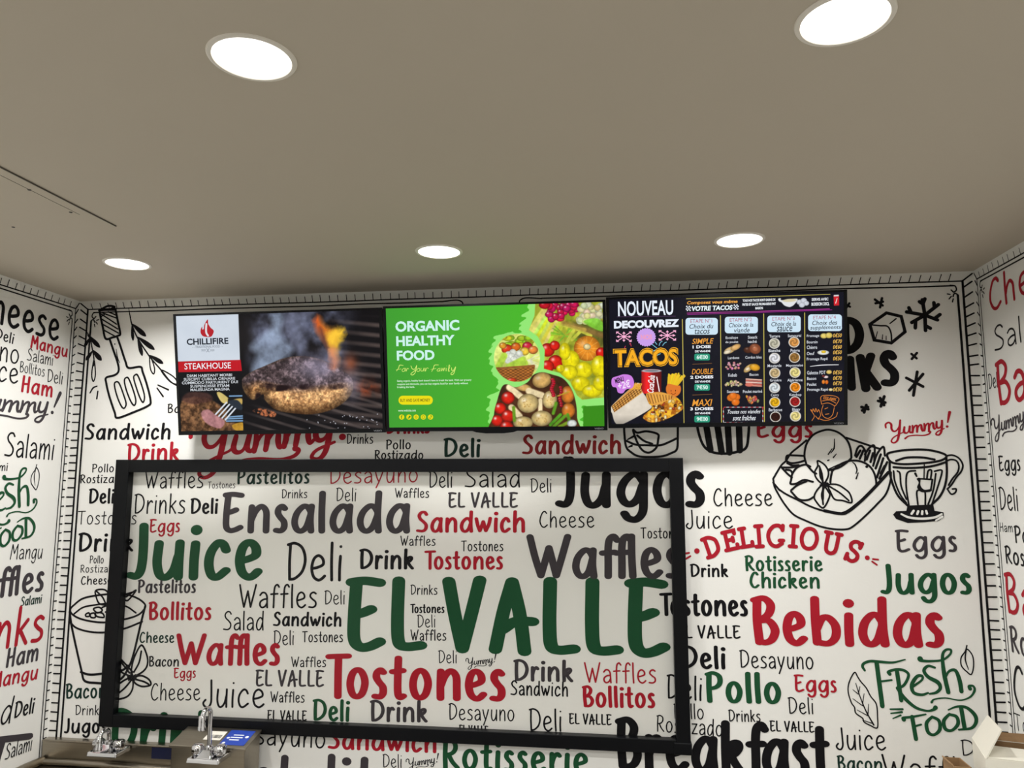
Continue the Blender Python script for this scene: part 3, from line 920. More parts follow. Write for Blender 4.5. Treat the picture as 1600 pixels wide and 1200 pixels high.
# tumbler with lime, left of and behind the panel's left rail
sk = Sketch('back', 0, 900, 4.0)
sk.lines([[(440, 210), (470, 175), (520, 140), (600, 122), (700, 112), (800, 118), (870, 145), (908, 180), (900, 210), (860, 245), (780, 270), (650, 290), (530, 275), (460, 245), (440, 210)],
          [(440, 290), (480, 325), (560, 348), (660, 352), (780, 328), (890, 285)]], 9)
sk.lines([[(436, 225), (450, 320), (480, 460), (510, 590), (530, 655), (600, 668), (680, 668), (760, 640), (810, 560), (840, 470), (880, 300), (908, 190)], [(506, 600), (560, 616), (640, 610), (760, 590), (800, 560)]], 11)
sk.lines([[(464, 236), (520, 196), (600, 180), (700, 170), (790, 190), (850, 230)], [(600, 90), (660, 88), (690, 140), (660, 178), (620, 170), (602, 130), (600, 90)], [(604, 95), (640, 130), (660, 170)], [(790, 130), (850, 88), (830, 120), (800, 152), (780, 150)], [(760, 120), (848, 96)],
          [(536, 240), (556, 230), (560, 250), (540, 252), (536, 240)], [(566, 238), (590, 232), (596, 258), (570, 258), (566, 238)], [(585, 205), (620, 195), (640, 215), (610, 230), (585, 205)], [(600, 230), (640, 232), (650, 258), (606, 252), (600, 230)], [(640, 196), (670, 186), (690, 210), (660, 225)]], 8)
sk.done(wall_back, 'tumbler_drawing', 'ink black')
sk.lines([[(820, 610), (836, 520), (884, 432), (920, 500), (920, 560), (890, 600), (836, 626), (820, 610)], [(838, 600), (870, 540), (884, 470)], [(830, 600), (780, 545), (750, 520), (752, 590), (800, 620), (826, 622)], [(760, 540), (810, 605)],
          [(838, 640), (880, 622), (930, 645), (942, 680), (890, 690), (846, 670), (838, 640)], [(846, 645), (900, 660), (930, 676)], [(826, 640), (830, 700), (800, 750), (740, 770), (700, 762), (720, 700), (780, 650), (826, 640)], [(822, 650), (780, 700), (720, 750)],
          [(800, 630), (850, 640)], [(822, 600), (840, 650)], [(805, 650), (848, 618)]], 9)
sk.done(wall_back, 'mint_drawing', 'ink black')

# glass and cupcake hidden behind the right screen
sk = Sketch('back', 900, 640, 4.706)
sk.lines([[(352, 80), (356, 180), (368, 270), (400, 310), (470, 345), (620, 345), (700, 320), (742, 290), (748, 200), (748, 80)], [(370, 230), (440, 258), (520, 262), (620, 262), (690, 236), (740, 212)], [(420, 150), (450, 170), (520, 160), (600, 180), (604, 220), (590, 280), (540, 316), (490, 300), (450, 240), (420, 150)],
          [(450, 190), (500, 230), (560, 252)], [(380, 220, .6), (424, 196)], [(386, 276, .6), (410, 266)]], 12)
sk.done(wall_back, 'glass_drawing', 'ink black')
sk.lines([[(880, 60), (904, 180), (940, 268), (1000, 312), (1090, 324), (1180, 312), (1250, 280), (1268, 180), (1274, 60)]], 14)
for a, b in [((948, 60), (988, 296)), ((1030, 60), (1070, 312)), ((1112, 60), (1128, 316)), ((1196, 60), (1204, 300))]:
    sk.lines([['L', a, b]], 34)
sk.done(wall_back, 'cupcake_drawing', 'ink black')

# bowl of ice cream with mint
sk = Sketch('back', 1200, 660, 5.0)
sk.lines([[(40, 440), (100, 340), (140, 300), (180, 240), (240, 190), (300, 140)], [(40, 440), (50, 500), (80, 560), (130, 640), (200, 720), (300, 770), (400, 810), (500, 832), (600, 836), (660, 815), (760, 730), (850, 640), (920, 560), (955, 460), (960, 390)],
          [(80, 520), (140, 560), (240, 610), (340, 660), (480, 702), (590, 704), (700, 630), (800, 540), (900, 440), (950, 380)], [(40, 470), (90, 530)]], 11)
sk.lines([[(440, 690), (560, 712), (620, 700), (720, 620), (840, 500), (940, 390)]], 18)
sk.lines([[(300, 330), (284, 260), (300, 170), (350, 100), (420, 66), (480, 58), (550, 80), (610, 130), (640, 190), (650, 260), (640, 290), (560, 350), (470, 375)], [(300, 330), (350, 385), (376, 400)], [(610, 120), (700, 150), (790, 180), (870, 206)],
          [(500, 380), (560, 330), (640, 300), (720, 304), (790, 340), (830, 400), (845, 470), (840, 500)], [(500, 380), (490, 430), (486, 470)], [(180, 450), (190, 400), (230, 350), (290, 330), (330, 345)], [(180, 450), (176, 480), (220, 478), (280, 450), (350, 464)], [(180, 530), (230, 490), (300, 460)],
          [(180, 540), (240, 600), (310, 606), (360, 580)], [(140, 290), (150, 260), (200, 258), (280, 262)], [(140, 300), (180, 318), (240, 312), (280, 300)], [(150, 318), (190, 336), (240, 334)], [(104, 350), (150, 400), (186, 430)], [(140, 370), (176, 376), (190, 400)], [(110, 352), (180, 352), (230, 340)]], 12)
sk.lines([[(518, 130, .6), (516, 200), (490, 240, .6)], [(500, 206, .6), (470, 250, 1)], [(534, 246, .5), (510, 274, 1)], [(476, 294), (466, 298)], [(660, 310, .6), (680, 330), (694, 370), (686, 400, .7)], [(704, 394, .7), (688, 440)], [(770, 346, 2)], [(470, 366, .7), (552, 330, 1)]], 8)
sk.lines([[(388, 300), (440, 330), (470, 380), (466, 430), (430, 480), (380, 440), (364, 390), (388, 340), (388, 300)], [(400, 340), (420, 400), (430, 480)], [(430, 490), (470, 540), (480, 580), (430, 668), (370, 610), (362, 570), (390, 520), (430, 490)], [(430, 500), (424, 570), (430, 640)],
          [(470, 490), (540, 486), (600, 520), (640, 560), (652, 626), (580, 610), (520, 600), (490, 550), (470, 490)], [(480, 500), (560, 550), (630, 610)]], 10)
sk.fill([(400, 350), (428, 400), (420, 460), (470, 470), (472, 498), (440, 520), (436, 600), (420, 610), (412, 560), (424, 505), (400, 490), (420, 470), (400, 420)])
sk.lines([[(680, 260), (700, 200), (730, 184), (760, 230), (756, 300)], [(756, 250), (790, 200), (830, 184), (830, 300)], [(820, 340), (850, 250), (900, 190), (912, 260)]], 12)
for a, b in [((690, 270), (720, 220)), ((716, 284), (744, 220)), ((770, 290), (796, 220)), ((800, 310), (820, 240)), ((840, 360), (880, 250)), ((850, 430), (900, 280)), ((870, 440), (930, 310)), ((880, 400), (910, 340))]:
    sk.lines([['L', a, b]], 13)
sk.done(wall_back, 'ice_cream_bowl_drawing', 'ink black')

# footed tea cup
sk.lines([[(930, 250), (980, 230), (1080, 216), (1200, 212), (1300, 224), (1380, 250), (1390, 275), (1340, 300), (1240, 316), (1100, 326), (1000, 322), (950, 300), (930, 250)], [(1000, 300), (1080, 276), (1200, 274), (1300, 290)], [(980, 350), (1080, 356), (1200, 352), (1300, 338), (1390, 310)],
          [(950, 300), (952, 400), (980, 500), (1020, 580), (1090, 650)], [(1392, 280), (1396, 400), (1380, 500), (1340, 580), (1280, 640)]], 13)
sk.lines([[(1390, 262), (1440, 256), (1490, 280), (1520, 330), (1510, 380), (1470, 430), (1430, 490), (1400, 520)], [(1396, 300), (1430, 290), (1470, 300), (1490, 340), (1480, 390), (1440, 440), (1410, 490)], [(1400, 520), (1430, 560), (1462, 548), (1468, 520), (1440, 520)]], 10)
sk.lines([[(980, 380), (990, 460), (1030, 560), (1080, 630)], [(1010, 380), (1030, 400), (1040, 500), (1080, 600)], [(1100, 650), (1080, 520), (1080, 420), (1100, 384), (1150, 378)], [(1150, 400, 1.4), (1160, 420)], [(1170, 640), (1162, 540), (1200, 530)], [(1228, 640), (1226, 545), (1200, 530)], [(1280, 640), (1320, 520), (1356, 400), (1350, 372), (1300, 382)], [(1250, 640), (1290, 530), (1310, 400)],
          [(1220, 330, .7), (1218, 440, .7)], [(1176, 440), (1284, 446)], [(1240, 440), (1250, 380), (1276, 376), (1270, 440)], [(1284, 446), (1270, 530)]], 10)
sk.fill([(1160, 440), (1190, 436), (1190, 490), (1220, 525), (1275, 520), (1270, 540), (1200, 545), (1164, 510), (1176, 470)])
sk.fill([(1088, 650), (1290, 640), (1300, 690), (1370, 702), (1374, 740), (1330, 770), (1220, 780), (1090, 786), (1000, 754), (976, 720), (1000, 694), (1080, 690)], False)
sk.done(wall_back, 'tea_cup_drawing', 'ink black')
M['ink paper'] = M['wall']
sk.lines([[(1120, 714), (1136, 690)], [(1164, 716), (1172, 694)], [(1202, 716), (1204, 694)], [(1240, 712), (1234, 692)], [(1040, 716, .8), (1100, 742), (1200, 752), (1300, 742), (1356, 716, .8)], [(1310, 766, .7), (1360, 736)]], 13)
for k, o_ in enumerate([0]):
    v_off = OFF + 0.0011
    sk._add(sk.pending)
    sk.pending = []
    put_print(wall_back, 'back', sk.V, sk.F, 'tea_cup_highlight', 'ink paper', 'white line on the black cup foot', off=v_off)
    sk.V, sk.F = [], []

# ------------------------------------------------------------------ drawn borders of ticks and double lines


def border(plane, parent, s0, s1, left, right, zlow, seed, tick=.030):
    """s0..s1: ends of the wall; left/right: draw the corner column there"""
    rnd = random.Random(seed)
    polys = []

    def line(pts, w):
        ribbon(smooth_line(pts, 4), w, w, polys)

    def seg(a, b, w):
        ribbon(np.array([[a[0], a[1], 1], [b[0], b[1], 1]]), w, w, polys)
    top = HC
    c1, c2 = (.034, .050) if plane == 'back' else (.020, .033)
    ins = c1
    a, b = s0 + (ins if left else 0), s1 - (ins if right else 0)
    n = 18
    zz = [top - .031 + rnd.uniform(-.0008, .0008) for _ in range(n + 1)]
    line([(a + (b - a) * i / n, zz[i]) for i in range(n + 1)], .0021)
    a2, b2 = s0 + (c2 + .008 if left else 0), s1 - (c2 + .008 if right else 0)
    mid = (a2 + b2) / 2
    spans = [(a2, mid - .17), (mid + .17, b2)] if plane == 'back' else [(a2, b2)]
    for u, v in spans:
        line([(u + (v - u) * i / 9, top - .044 + rnd.uniform(-.0012, .0012)) for i in range(10)], .0022)
    s = a + .02
    while s < b - .012:
        lean = (s - mid) / (b - a) * .018 if plane == 'back' else .006 * (1 if plane == 'left' else -1)
        l = rnd.uniform(.019, .024)
        seg((s, top - .031), (s + lean, top - .031 + l), .0013)
        s += tick * rnd.uniform(.86, 1.14)
    for on, e, d in ((left, s0, 1), (right, s1, -1)):
        if not on:
            continue
        th = .0034 if plane == 'back' else .0019
        nz = 10
        line([(e + d * (c1 + rnd.uniform(-.0007, .0007)), top - .031 + (zlow - top + .031) * i / nz) for i in range(nz + 1)], th)
        line([(e + d * (c2 + rnd.uniform(-.0007, .0007)), top - .075 + (zlow - top + .075) * i / nz) for i in range(nz + 1)], th)
        seg((e + d * c1, top - .031), (e + d * .004, top - .008), .0022)
        # curled ends and sparkle
        line([(e + d * (c2 +0.020), top - .043), (e + d * (c2 +0.006), top - .046), (e + d * (c2 +0.003), top - .058), (e + d * (c2 +0.011), top - .065), (e + d * (c2 +0.018), top - .058)], .0021)
        line([(e + d * (c2 +0.000), top - .082), (e + d * (c2 +0.002), top - .072), (e + d * (c2 +0.010), top - .070), (e + d * (c2 +0.014), top - .079)], .0021)
        seg((e + d * (c2 +0.022), top - .072), (e + d * (c2 +0.030), top - .070), .0019)
        seg((e + d * (c2 +0.019), top - .078), (e + d * (c2 +0.026), top - .086), .0019)
        seg((e + d * (c2 +0.014), top - .086), (e + d * (c2 +0.017), top - .096), .0019)
        z = top - .052
        k = 0
        while z > zlow + .01:
            up = max(0.0, .02 - k * .0022)
            seg((e + d * c1, z), (e + d * (.006 + rnd.uniform(0, .002)), z + up + rnd.uniform(-.001, .001)), .0024 if plane == 'back' else .0022)
            z -= tick * rnd.uniform(.85, 1.15)
            k += 1
    if plane == 'back':   # the second line curls up around the middle of the wall
        for d in (-1, 1):
            e = mid + d * .17
            line([(e, top - .044), (e - d * .05, top - .04), (e - d * .07, top - .046), (e - d * .075, top - .056)], .0022)
    V, F = union(polys)
    put_print(parent, plane, V, F, 'border_drawing', 'ink black', 'hand drawn border of ticks and double lines')


border('back', wall_back, XL, XR, True, True, -1.4, 3)
border('left', wall_left, -.9, D, False, True, -1.4, 5)
border('right', wall_right, -D, .9, True, False, -1.4, 9)

# ------------------------------------------------------------------ recessed ceiling lamps
LAMPS = [(-1.44, 2.03, 'recessed ceiling lamp nearest the left wall, above the spatula drawing', 0), (-.487, 2.036, 'recessed ceiling lamp in front of the green vegetable screen', 0), (.339, 2.042, 'recessed ceiling lamp in front of the taco menu screen', 0),
         (-.545, 1.03, 'large bright ceiling lamp nearest the camera, over the left half of the room', 0), (.329, 1.048, 'large bright ceiling lamp cut by the top edge of the photo', 0),
         (-1.44, 1.04, 'ceiling lamp by the left wall, level with the two large lamps', 1), (-1.44, .04, '', 1), (-.53, .04, '', 1), (.33, .04, '', 1), (-1.44, -.96, '', 1), (-.53, -.96, '', 1), (.33, -.96, '', 1), (-1.44, -1.96, '', 1), (-.53, -1.96, '', 1), (.33, -1.96, '', 1), (-1.44, -2.96, '', 1), (-.53, -2.96, '', 1), (.33, -2.96, '', 1)]  # rows with empty labels are unseen lamps, added to brighten the walls
for x, y, lab, back in LAMPS:
    t = empty('recessed_ceiling_lamp', (x, y, HC + CAMZ))
    mb = MB()
    mb.lathe([(.0585, -.001), (.0592, -.0028), (.0625, -.0032), (.0660, -.0020), (.0672, 0)], (0, 0, 0), 56)
    mb.build('trim_ring', M['ring'], t, smooth=True)
    mb = MB()
    mb.lathe([(.0588, -.0012), (.05, -.0032), (.03, -.0040), (.0005, -.0042)], (0, 0, 0), 56)
    mb.build('lens', M['lens'], t, smooth=True)
    ld = bpy.data.lights.new('lamp_glow', 'AREA')
    ld.shape = 'DISK'
    ld.size = .110
    ld.energy = LAMP_WATTS
    ld.color = (1.0, .993, .980)
    ld.spread = math.radians(158)
    lo = bpy.data.objects.new('lamp_glow', ld)
    COL.objects.link(lo)
    lo.parent = t
    lo.location = (0, 0, -.0052)
    tag(t, lab or 'unseen ceiling lamp added for light behind the camera', 'ceiling lamp', 'recessed ceiling lamps' if not back else 'ceiling lamps behind the camera')

# ceiling board with its joint and screws, at the left
mb = MB()
zc = HC + CAMZ
mb.box(XL + .001, -1.254, .35, 1.708, zc - .0022, zc)
hatch = tag(mb.build('ceiling_panel', M['ceiling'], None, bevel=.0006), 'flat ceiling board with a dark joint line and small screws', 'ceiling panel', kind='structure')
mb = MB()
mb.box(-1.254, -1.2512, .35, 1.712, zc - .0028, zc - .0004)
mb.build('joint', M['gap'], hatch)
mb = MB()
mb.box(-1.285, -1.2838, .35, 1.62, zc - .0026, zc - .0010)
mb.build('seam', M['gap'], hatch)
for x, y in [(-1.285, 1.46), (-1.294, 1.602), (-1.516, 1.681)]:
    mb = MB()
    mb.lathe([(.0001, -.0036), (.0035, -.0034), (.0042, -.0020)], (x, y, zc), 14)
    mb.build('screw', M['screw'], hatch, smooth=True)

# ------------------------------------------------------------------ framed glass panel on the back wall
GX0, GX1, GZ0, GZ1 = -1.710, .2065, -.804 + CAMZ, .074 + CAMZ
GD = .030
fr = tag(empty('framed_glass_panel', ((GX0 + GX1) / 2, D, GZ0)), 'large clear glass panel in a black metal frame on the word covered wall', 'glass panel')
ox, oz = (GX0 + GX1) / 2, GZ0


def rail(x0, x1, z0, z1, b=.0016):
    mb = MB()
    mb.box(x0 - ox, x1 - ox, -GD, 0, z0 - oz, z1 - oz)
    return mb.build('frame_rail', M['frame'], fr, bevel=b)


rail(GX0, GX0 + .050, GZ0, GZ1)
rail(GX1 - .042, GX1, GZ0, GZ1)
rail(GX0 + .0502, GX1 - .0422, GZ1 - .043, GZ1 - .0004)
rail(GX0 + .0502, GX1 - .0422, GZ0 + .0004, GZ0 + .040)
mb = MB()
mb.box(GX0 + .048 - ox, GX1 - .040 - ox, -.016, -.012, GZ0 + .038 - oz, GZ1 - .041 - oz)
mb.build('glass_pane', M['glass'], fr)
mb = MB()
mb.box(GX1 - .050 - ox, GX1 + .003 - ox, -GD - .002, -.002, GZ0 - .001 - oz, GZ0 + .034 - oz)
mb.build('corner_bracket', M['frame'], fr, bevel=.003)
p = at_depth(884, 716, D - .015)
mb = MB()
mb.lathe([(.0001, .0065), (.006, .0055), (.0085, .002), (.0085, -.002)], (p[0] - ox, -.015, GZ1 - oz), 18)
mb.build('hanging_clip', M['frame'], fr, smooth=True)

# ------------------------------------------------------------------ three screens
TVW, TVH = .7085, .403
SWX, SWZ, SZC = .690, .383, .0030
TVS = [(-1.0922, .3539, .0256, -.0069), (-.3787, .3575, -.0132, .0037), (.3322, .3646, .0212, -.0058)]
TILT, TVY = .178, 2.335


def tv_matrix(k):
    cx, cz, yaw, roll = TVS[k]
    a, s = np.cos(yaw), np.sin(yaw)
    b, t = np.cos(TILT), np.sin(TILT)
    c, r = np.cos(roll), np.sin(roll)
    Rm = np.array([[a, -s, 0], [s, a, 0], [0, 0, 1]]) @ np.array([[1, 0, 0], [0, b, -t], [0, t, b]]) @ np.array([[c, 0, r], [0, 1, 0], [-r, 0, c]])
    # positive tilt leans the top towards the room
    return Rm, np.array([cx, TVY, cz])


def rgb_noise(shape, cells, seed, octaves=4):
    """smooth value noise 0..1 on a grid"""
    rs = np.random.RandomState(seed)
    out = np.zeros(shape)
    amp, tot = 1.0, 0.0
    for o in range(octaves):
        cy, cx = cells[0] * 2 ** o, cells[1] * 2 ** o
        g = rs.rand(cy + 2, cx + 2)
        yy = np.linspace(0, cy, shape[0])
        xx = np.linspace(0, cx, shape[1])
        yi, xi = np.minimum(yy.astype(int), cy), np.minimum(xx.astype(int), cx)
        fy, fx = (yy - yi)[:, None], (xx - xi)[None, :]
        fy, fx = fy * fy * (3 - 2 * fy), fx * fx * (3 - 2 * fx)
        v = g[yi][:, xi] * (1 - fy) * (1 - fx) + g[yi][:, xi + 1] * (1 - fy) * fx + g[yi + 1][:, xi] * fy * (1 - fx) + g[yi + 1][:, xi + 1] * fy * fx
        out += v * amp
        tot += amp
        amp *= .55
    return out / tot


class Screen:
    def __init__(self, k, nx, window):
        self.k = k
        self.R, self.c = tv_matrix(k)
        self.nx, self.nz = nx, int(nx * SWZ / SWX)
        xs = np.linspace(-SWX / 2, SWX / 2, self.nx)
        zs = np.linspace(SZC + SWZ / 2, SZC - SWZ / 2, self.nz)
        self.LX, self.LZ = np.meshgrid(xs, zs)
        P = self.c + self.LX[..., None] * self.R[:, 0] + self.LZ[..., None] * self.R[:, 2]
        d = P @ CF
        ox_, oy_, s = window
        self.win = window
        self.X = (800 + FPX * (P @ CR) / d - ox_) * s
        self.Y = (600 - FPX * (P @ CU) / d - oy_) * s
        self.img = np.zeros(self.X.shape + (3,))
        self.polys = {}
        self.texts = []

    # ---- raster part (the photographic areas of the picture)
    def mask_poly(self, pts, soft=3.0, smooth=False):
        pts = np.array(pts, float)
        if smooth:
            pts = smooth_line([tuple(p) for p in pts] + [tuple(pts[0])], 5)[:-1, :2]
        X, Y = self.X, self.Y
        inside = np.zeros(X.shape, bool)
        dist = np.full(X.shape, 1e9)
        n = len(pts)
        for i in range(n):
            (x0, y0), (x1, y1) = pts[i], pts[(i + 1) % n]
            cond = (y0 > Y) != (y1 > Y)
            if y1 != y0:
                inside ^= cond & (X < (x1 - x0) * (Y - y0) / (y1 - y0) + x0)
            dx, dy = x1 - x0, y1 - y0
            l = dx * dx + dy * dy + 1e-9
            t = np.clip(((X - x0) * dx + (Y - y0) * dy) / l, 0, 1)
            dist = np.minimum(dist, (X - x0 - t * dx) ** 2 + (Y - y0 - t * dy) ** 2)
        sd = np.sqrt(dist) * np.where(inside, 1, -1)
        return np.clip(sd / soft + .5, 0, 1)

    def mask_ell(self, cx, cy, rx, ry, ang=0, soft=3.0):
        c, s = math.cos(math.radians(ang)), math.sin(math.radians(ang))
        u = ((self.X - cx) * c + (self.Y - cy) * s) / rx
        v = (-(self.X - cx) * s + (self.Y - cy) * c) / ry
        r = np.sqrt(u * u + v * v)
        return np.clip((1 - r) * min(rx, ry) / soft + .5, 0, 1), u, v

    def mask_line(self, a, b, w, soft=2.5):
        dx, dy = b[0] - a[0], b[1] - a[1]
        l = dx * dx + dy * dy + 1e-9
        t = np.clip(((self.X - a[0]) * dx + (self.Y - a[1]) * dy) / l, 0, 1)
        d = np.hypot(self.X - a[0] - t * dx, self.Y - a[1] - t * dy)
        return np.clip((w / 2 - d) / soft + .5, 0, 1)

    def put(self, mask, col, alpha=1.0):
        m = (mask * alpha)[..., None]
        self.img = self.img * (1 - m) + np.asarray(col, float) * m

    def ball(self, cx, cy, rx, ry, col, ang=0, hi=.5, soft=3, clip=None, rim=.45):
        m, u, v = self.mask_ell(cx, cy, rx, ry, ang, soft)
        if clip is not None:
            m = m * clip
        r2 = np.clip(u * u + v * v, 0, 1)
        base = np.asarray(col, float)[None, None, :] * (1 - rim * r2[..., None] ** 1.5)
        h = np.exp(-(((u + .32) ** 2 + (v + .38) ** 2) / .06))
        base = base + (255 - base) * (hi * h)[..., None]
        self.put(m, base)

    # ---- vector part
    def loc(self, x, y):
        ox_, oy_, s = self.win
        d = ray(ox_ + x / s, oy_ + y / s)
        n = self.R[:, 1]
        p = d * ((self.c @ n) / (d @ n)) - self.c
        return np.array([p @ self.R[:, 0], p @ self.R[:, 2]])

    def poly(self, pts, col, smooth=False):
        pts = [tuple(self.loc(*p[:2])) for p in pts]
        if smooth:
            pts = [tuple(q) for q in smooth_line(pts + [pts[0]], 6)[:-1, :2]]
        self.polys.setdefault(tuple(col), []).append(('P', np.array(pts)))

    def rrect(self, x0, y0, x1, y1, r, col):
        pts = []
        for cx, cy, a in ((x1 - r, y0 + r, -90), (x1 - r, y1 - r, 0), (x0 + r, y1 - r, 90), (x0 + r, y0 + r, 180)):
            for k in range(6):
                t = math.radians(a + 18 * k)
                pts.append((cx + r * math.cos(t), cy + r * math.sin(t)))
        self.poly(pts, col)

    def stroke(self, pts, w, col, straight=False):
        q = [tuple(self.loc(*p[:2])) + ((p[2],) if len(p) > 2 else (1.0,)) for p in pts]
        ps = []
        r = w / 2 / self.win[2] * self.unit()
        ribbon(np.array(q) if straight else smooth_line(q, 5), r, r, ps)
        self.polys.setdefault(tuple(col), []).append(('S', ps))

    def unit(self):
        return float(np.linalg.norm(self.loc(800, 500) - self.loc(800, 510))) / 10 * self.win[2]

    def text(self, body, x0, y0, x1, y1, col, bold=0.0, shear=0.0, rot=0.0):
        self.texts.append((body, x0, y0, x1, y1, tuple(col), bold, shear, rot))

    def build(self, label, group):
        loc = self.c + np.array([0, 0, CAMZ])
        Rm = self.R
        t = empty('television', tuple(loc))
        t.matrix_world = Matrix(((Rm[0, 0], Rm[0, 1], Rm[0, 2], loc[0]), (Rm[1, 0], Rm[1, 1], Rm[1, 2], loc[1]), (Rm[2, 0], Rm[2, 1], Rm[2, 2], loc[2]), (0, 0, 0, 1)))
        tag(t, label, 'television', group)
        w, h = TVW / 2, TVH / 2
        mb = MB()
        mb.box(-w + .002, w - .002, .006, .030, -h + .002, h - .002)
        mb.box(-w + .05, w - .05, .029, .046, -h + .03, h - .05)
        mb.build('rear_casing', M['tv_back'], t, bevel=.003)
        mb = MB()
        a, bz, tz = SWX / 2, SZC - SWZ / 2, SZC + SWZ / 2
        mb.box(-w, -a, -.002, .010, -h, h)
        mb.box(a, w, -.002, .010, -h, h)
        mb.box(-a, a, -.002, .010, tz, h)
        mb.box(-a, a, -.002, .010, -h, bz)
        mb.build('bezel', M['tv'], t)
        mb = MB()
        pts = [(-.075, -h + .001), (-.06, -h - .004), (-.03, -h - .0075), (.03, -h - .0075), (.06, -h - .004), (.075, -h + .001)]
        n = len(pts)
        mb.add([(x, -.001, z) for x, z in pts] + [(x, .012, z) for x, z in pts], [tuple(range(n)), tuple(range(2 * n - 1, n - 1, -1))] + [(i, i + n, i + 1 + n, i + 1) for i in range(n - 1)])
        if self.k == 1:
            mb.build('sensor_lip', M['tv'], t)
        mb = MB()
        yb = lambda z: (D - TVY + z * math.sin(TILT)) / math.cos(TILT) - .002
        q = [(-.1, .045, -.09), (.1, .045, -.09), (.1, yb(-.09), -.09), (-.1, yb(-.09), -.09), (-.1, .045, .09), (.1, .045, .09), (.1, yb(.09), .09), (-.1, yb(.09), .09)]
        mb.hexa(q)
        mb.build('wall_bracket', M['tv_back'], t)
        # brand mark on the lower bezel
        v, f = text_shape('VIZIO', w - .040, -h + .0035, w - .012, -h + .0085, .02)
        mb = MB()
        mb.add([(x, -.0026, z) for x, z in v], f)
        mb.build('logo', M['tv_logo'], t)
        # the lit picture
        nx, nz = self.nx, self.nz
        V = np.stack([self.LX, np.full_like(self.LX, -.0006), self.LZ], -1).reshape(-1, 3)
        idx = np.arange(nx * nz).reshape(nz, nx)
        F = np.stack([idx[1:, :-1], idx[1:, 1:], idx[:-1, 1:], idx[:-1, :-1]], -1).reshape(-1, 4)
        me = bpy.data.meshes.new('screen')
        me.vertices.add(len(V))
        me.vertices.foreach_set('co', V.astype(np.float32).ravel())
        me.loops.add(F.size)
        me.loops.foreach_set('vertex_index', F.astype(np.int32).ravel())
        me.polygons.add(len(F))
        me.polygons.foreach_set('loop_start', np.arange(0, F.size, 4, dtype=np.int32))
        me.update(calc_edges=True)
        at = me.color_attributes.new('picture', 'FLOAT_COLOR', 'POINT')
        L = lin(np.clip(self.img, 0, 255)).reshape(-1, 3)
        at.data.foreach_set('color', np.concatenate([L, np.ones((len(L), 1))], 1).astype(np.float32).ravel())
        me.materials.append(M['picture'])
        so = bpy.data.objects.new('screen', me)
        COL.objects.link(so)
        so.parent = t
        so['label'] = 'lit display picture'
        # lettering and flat graphics of the picture
        layers = {}
        for i, (col, items) in enumerate(self.polys.items()):
            mb = layers.setdefault(col, MB())
            for j, (kind, ps) in enumerate(items):
                v, f = union([ps] if kind == 'P' else ps)
                y = -.0008 - .00001 * i - .000001 * j
                mb.add([(p[0], y, p[1]) for p in v], f)
        for j, (body, x0, y0, x1, y1, col, bold, shear, rot) in enumerate(self.texts):
            p, q = self.loc(x0, (y0 + y1) / 2), self.loc(x1, (y0 + y1) / 2)
            u, d = self.loc((x0 + x1) / 2, y0), self.loc((x0 + x1) / 2, y1)
            c = (p + q) / 2
            hw, hh = np.linalg.norm(q - p) / 2, np.linalg.norm(u - d) / 2
            v, f = text_shape(body, -hw, -hh, hw, hh, bold, shear)
            an = math.radians(rot) + math.atan2(q[1] - p[1], q[0] - p[0]) * 0
            ca, sa = math.cos(an), math.sin(an)
            mb = layers.setdefault(col, MB())
            mb.add([(c[0] + x * ca - z * sa, -.0012 - .000002 * j, c[1] + x * sa + z * ca) for x, z in v], f)
        out = MB()
        mats = []
        for i, (col, mb) in enumerate(layers.items()):
            key = 'lit %d %d %d' % col
            if key not in M:
                M[key] = emit_material('lit colour ' + key[4:].replace(' ', '-'), col)
            mats.append(M[key])
            out.add(mb.v, mb.f, i)
        if mats:
            out.build('screen_lettering', mats, so)
        return t


def text_shape(body, x0, z0, x1, z1, bold=0.0, shear=0.0):
    cu = bpy.data.curves.new('lettering', 'FONT')
    cu.body = body
    cu.offset = bold
    cu.shear = shear
    cu.resolution_u = 3
    cu.align_x = 'CENTER'
    ob = bpy.data.objects.new('lettering', cu)
    me = bpy.data.meshes.new_from_object(ob)
    v = np.array([(q.co[0], q.co[1]) for q in me.vertices])
    f = [tuple(p.vertices) for p in me.polygons]
    bpy.data.objects.remove(ob)
    bpy.data.curves.remove(cu)
    bpy.data.meshes.remove(me)
    lo, hi = v.min(0), v.max(0)
    v = (v - lo) / (hi - lo) * np.array([x1 - x0, z1 - z0]) + np.array([x0, z0])
    return [tuple(p) for p in v], f


M['tv_logo'] = material('grey bezel print', (120, 122, 126), 0.4, var=0.02)
WHITE = (240, 244, 250)

# ---------------------------------------------------------------- screen 1: grilled burger
s1 = Screen(0, 640, (260, 450, 4.571))
X, Y = s1.X, s1.Y
sh = X.shape
n1, n2, n3 = rgb_noise(sh, (5, 9), 1), rgb_noise(sh, (14, 26), 2), .4 * rgb_noise(sh, (60, 110), 3, 2) + .6 * rgb_noise(sh, (26, 48), 4, 3)
s1.img[:] = (17, 15, 18)
bars = .5 + .5 * np.sin((Y - .10 * (X - 1200)) / 11.5)
zone = np.clip((X - 1000) / 400, 0, 1) * np.clip((Y - 190) / 60, 0, 1)
s1.put(zone * np.clip(bars * 1.5 - .5, 0, 1) * (.35 + .5 * n1), (112, 96, 90))
s1.put(np.clip(1 - abs(Y - 330) / 170, 0, 1) * np.clip((1250 - X) / 500, 0, 1) * .5, (40, 36, 36))
bars2 = .5 + .5 * np.sin((Y - .30 * (X - 700)) / 11.0 - 1.2)
zone2 = np.clip((Y - 560) / 180, 0, 1) * np.clip((Y - 800 + .9 * (X - 620)) / 260, 0, 1)
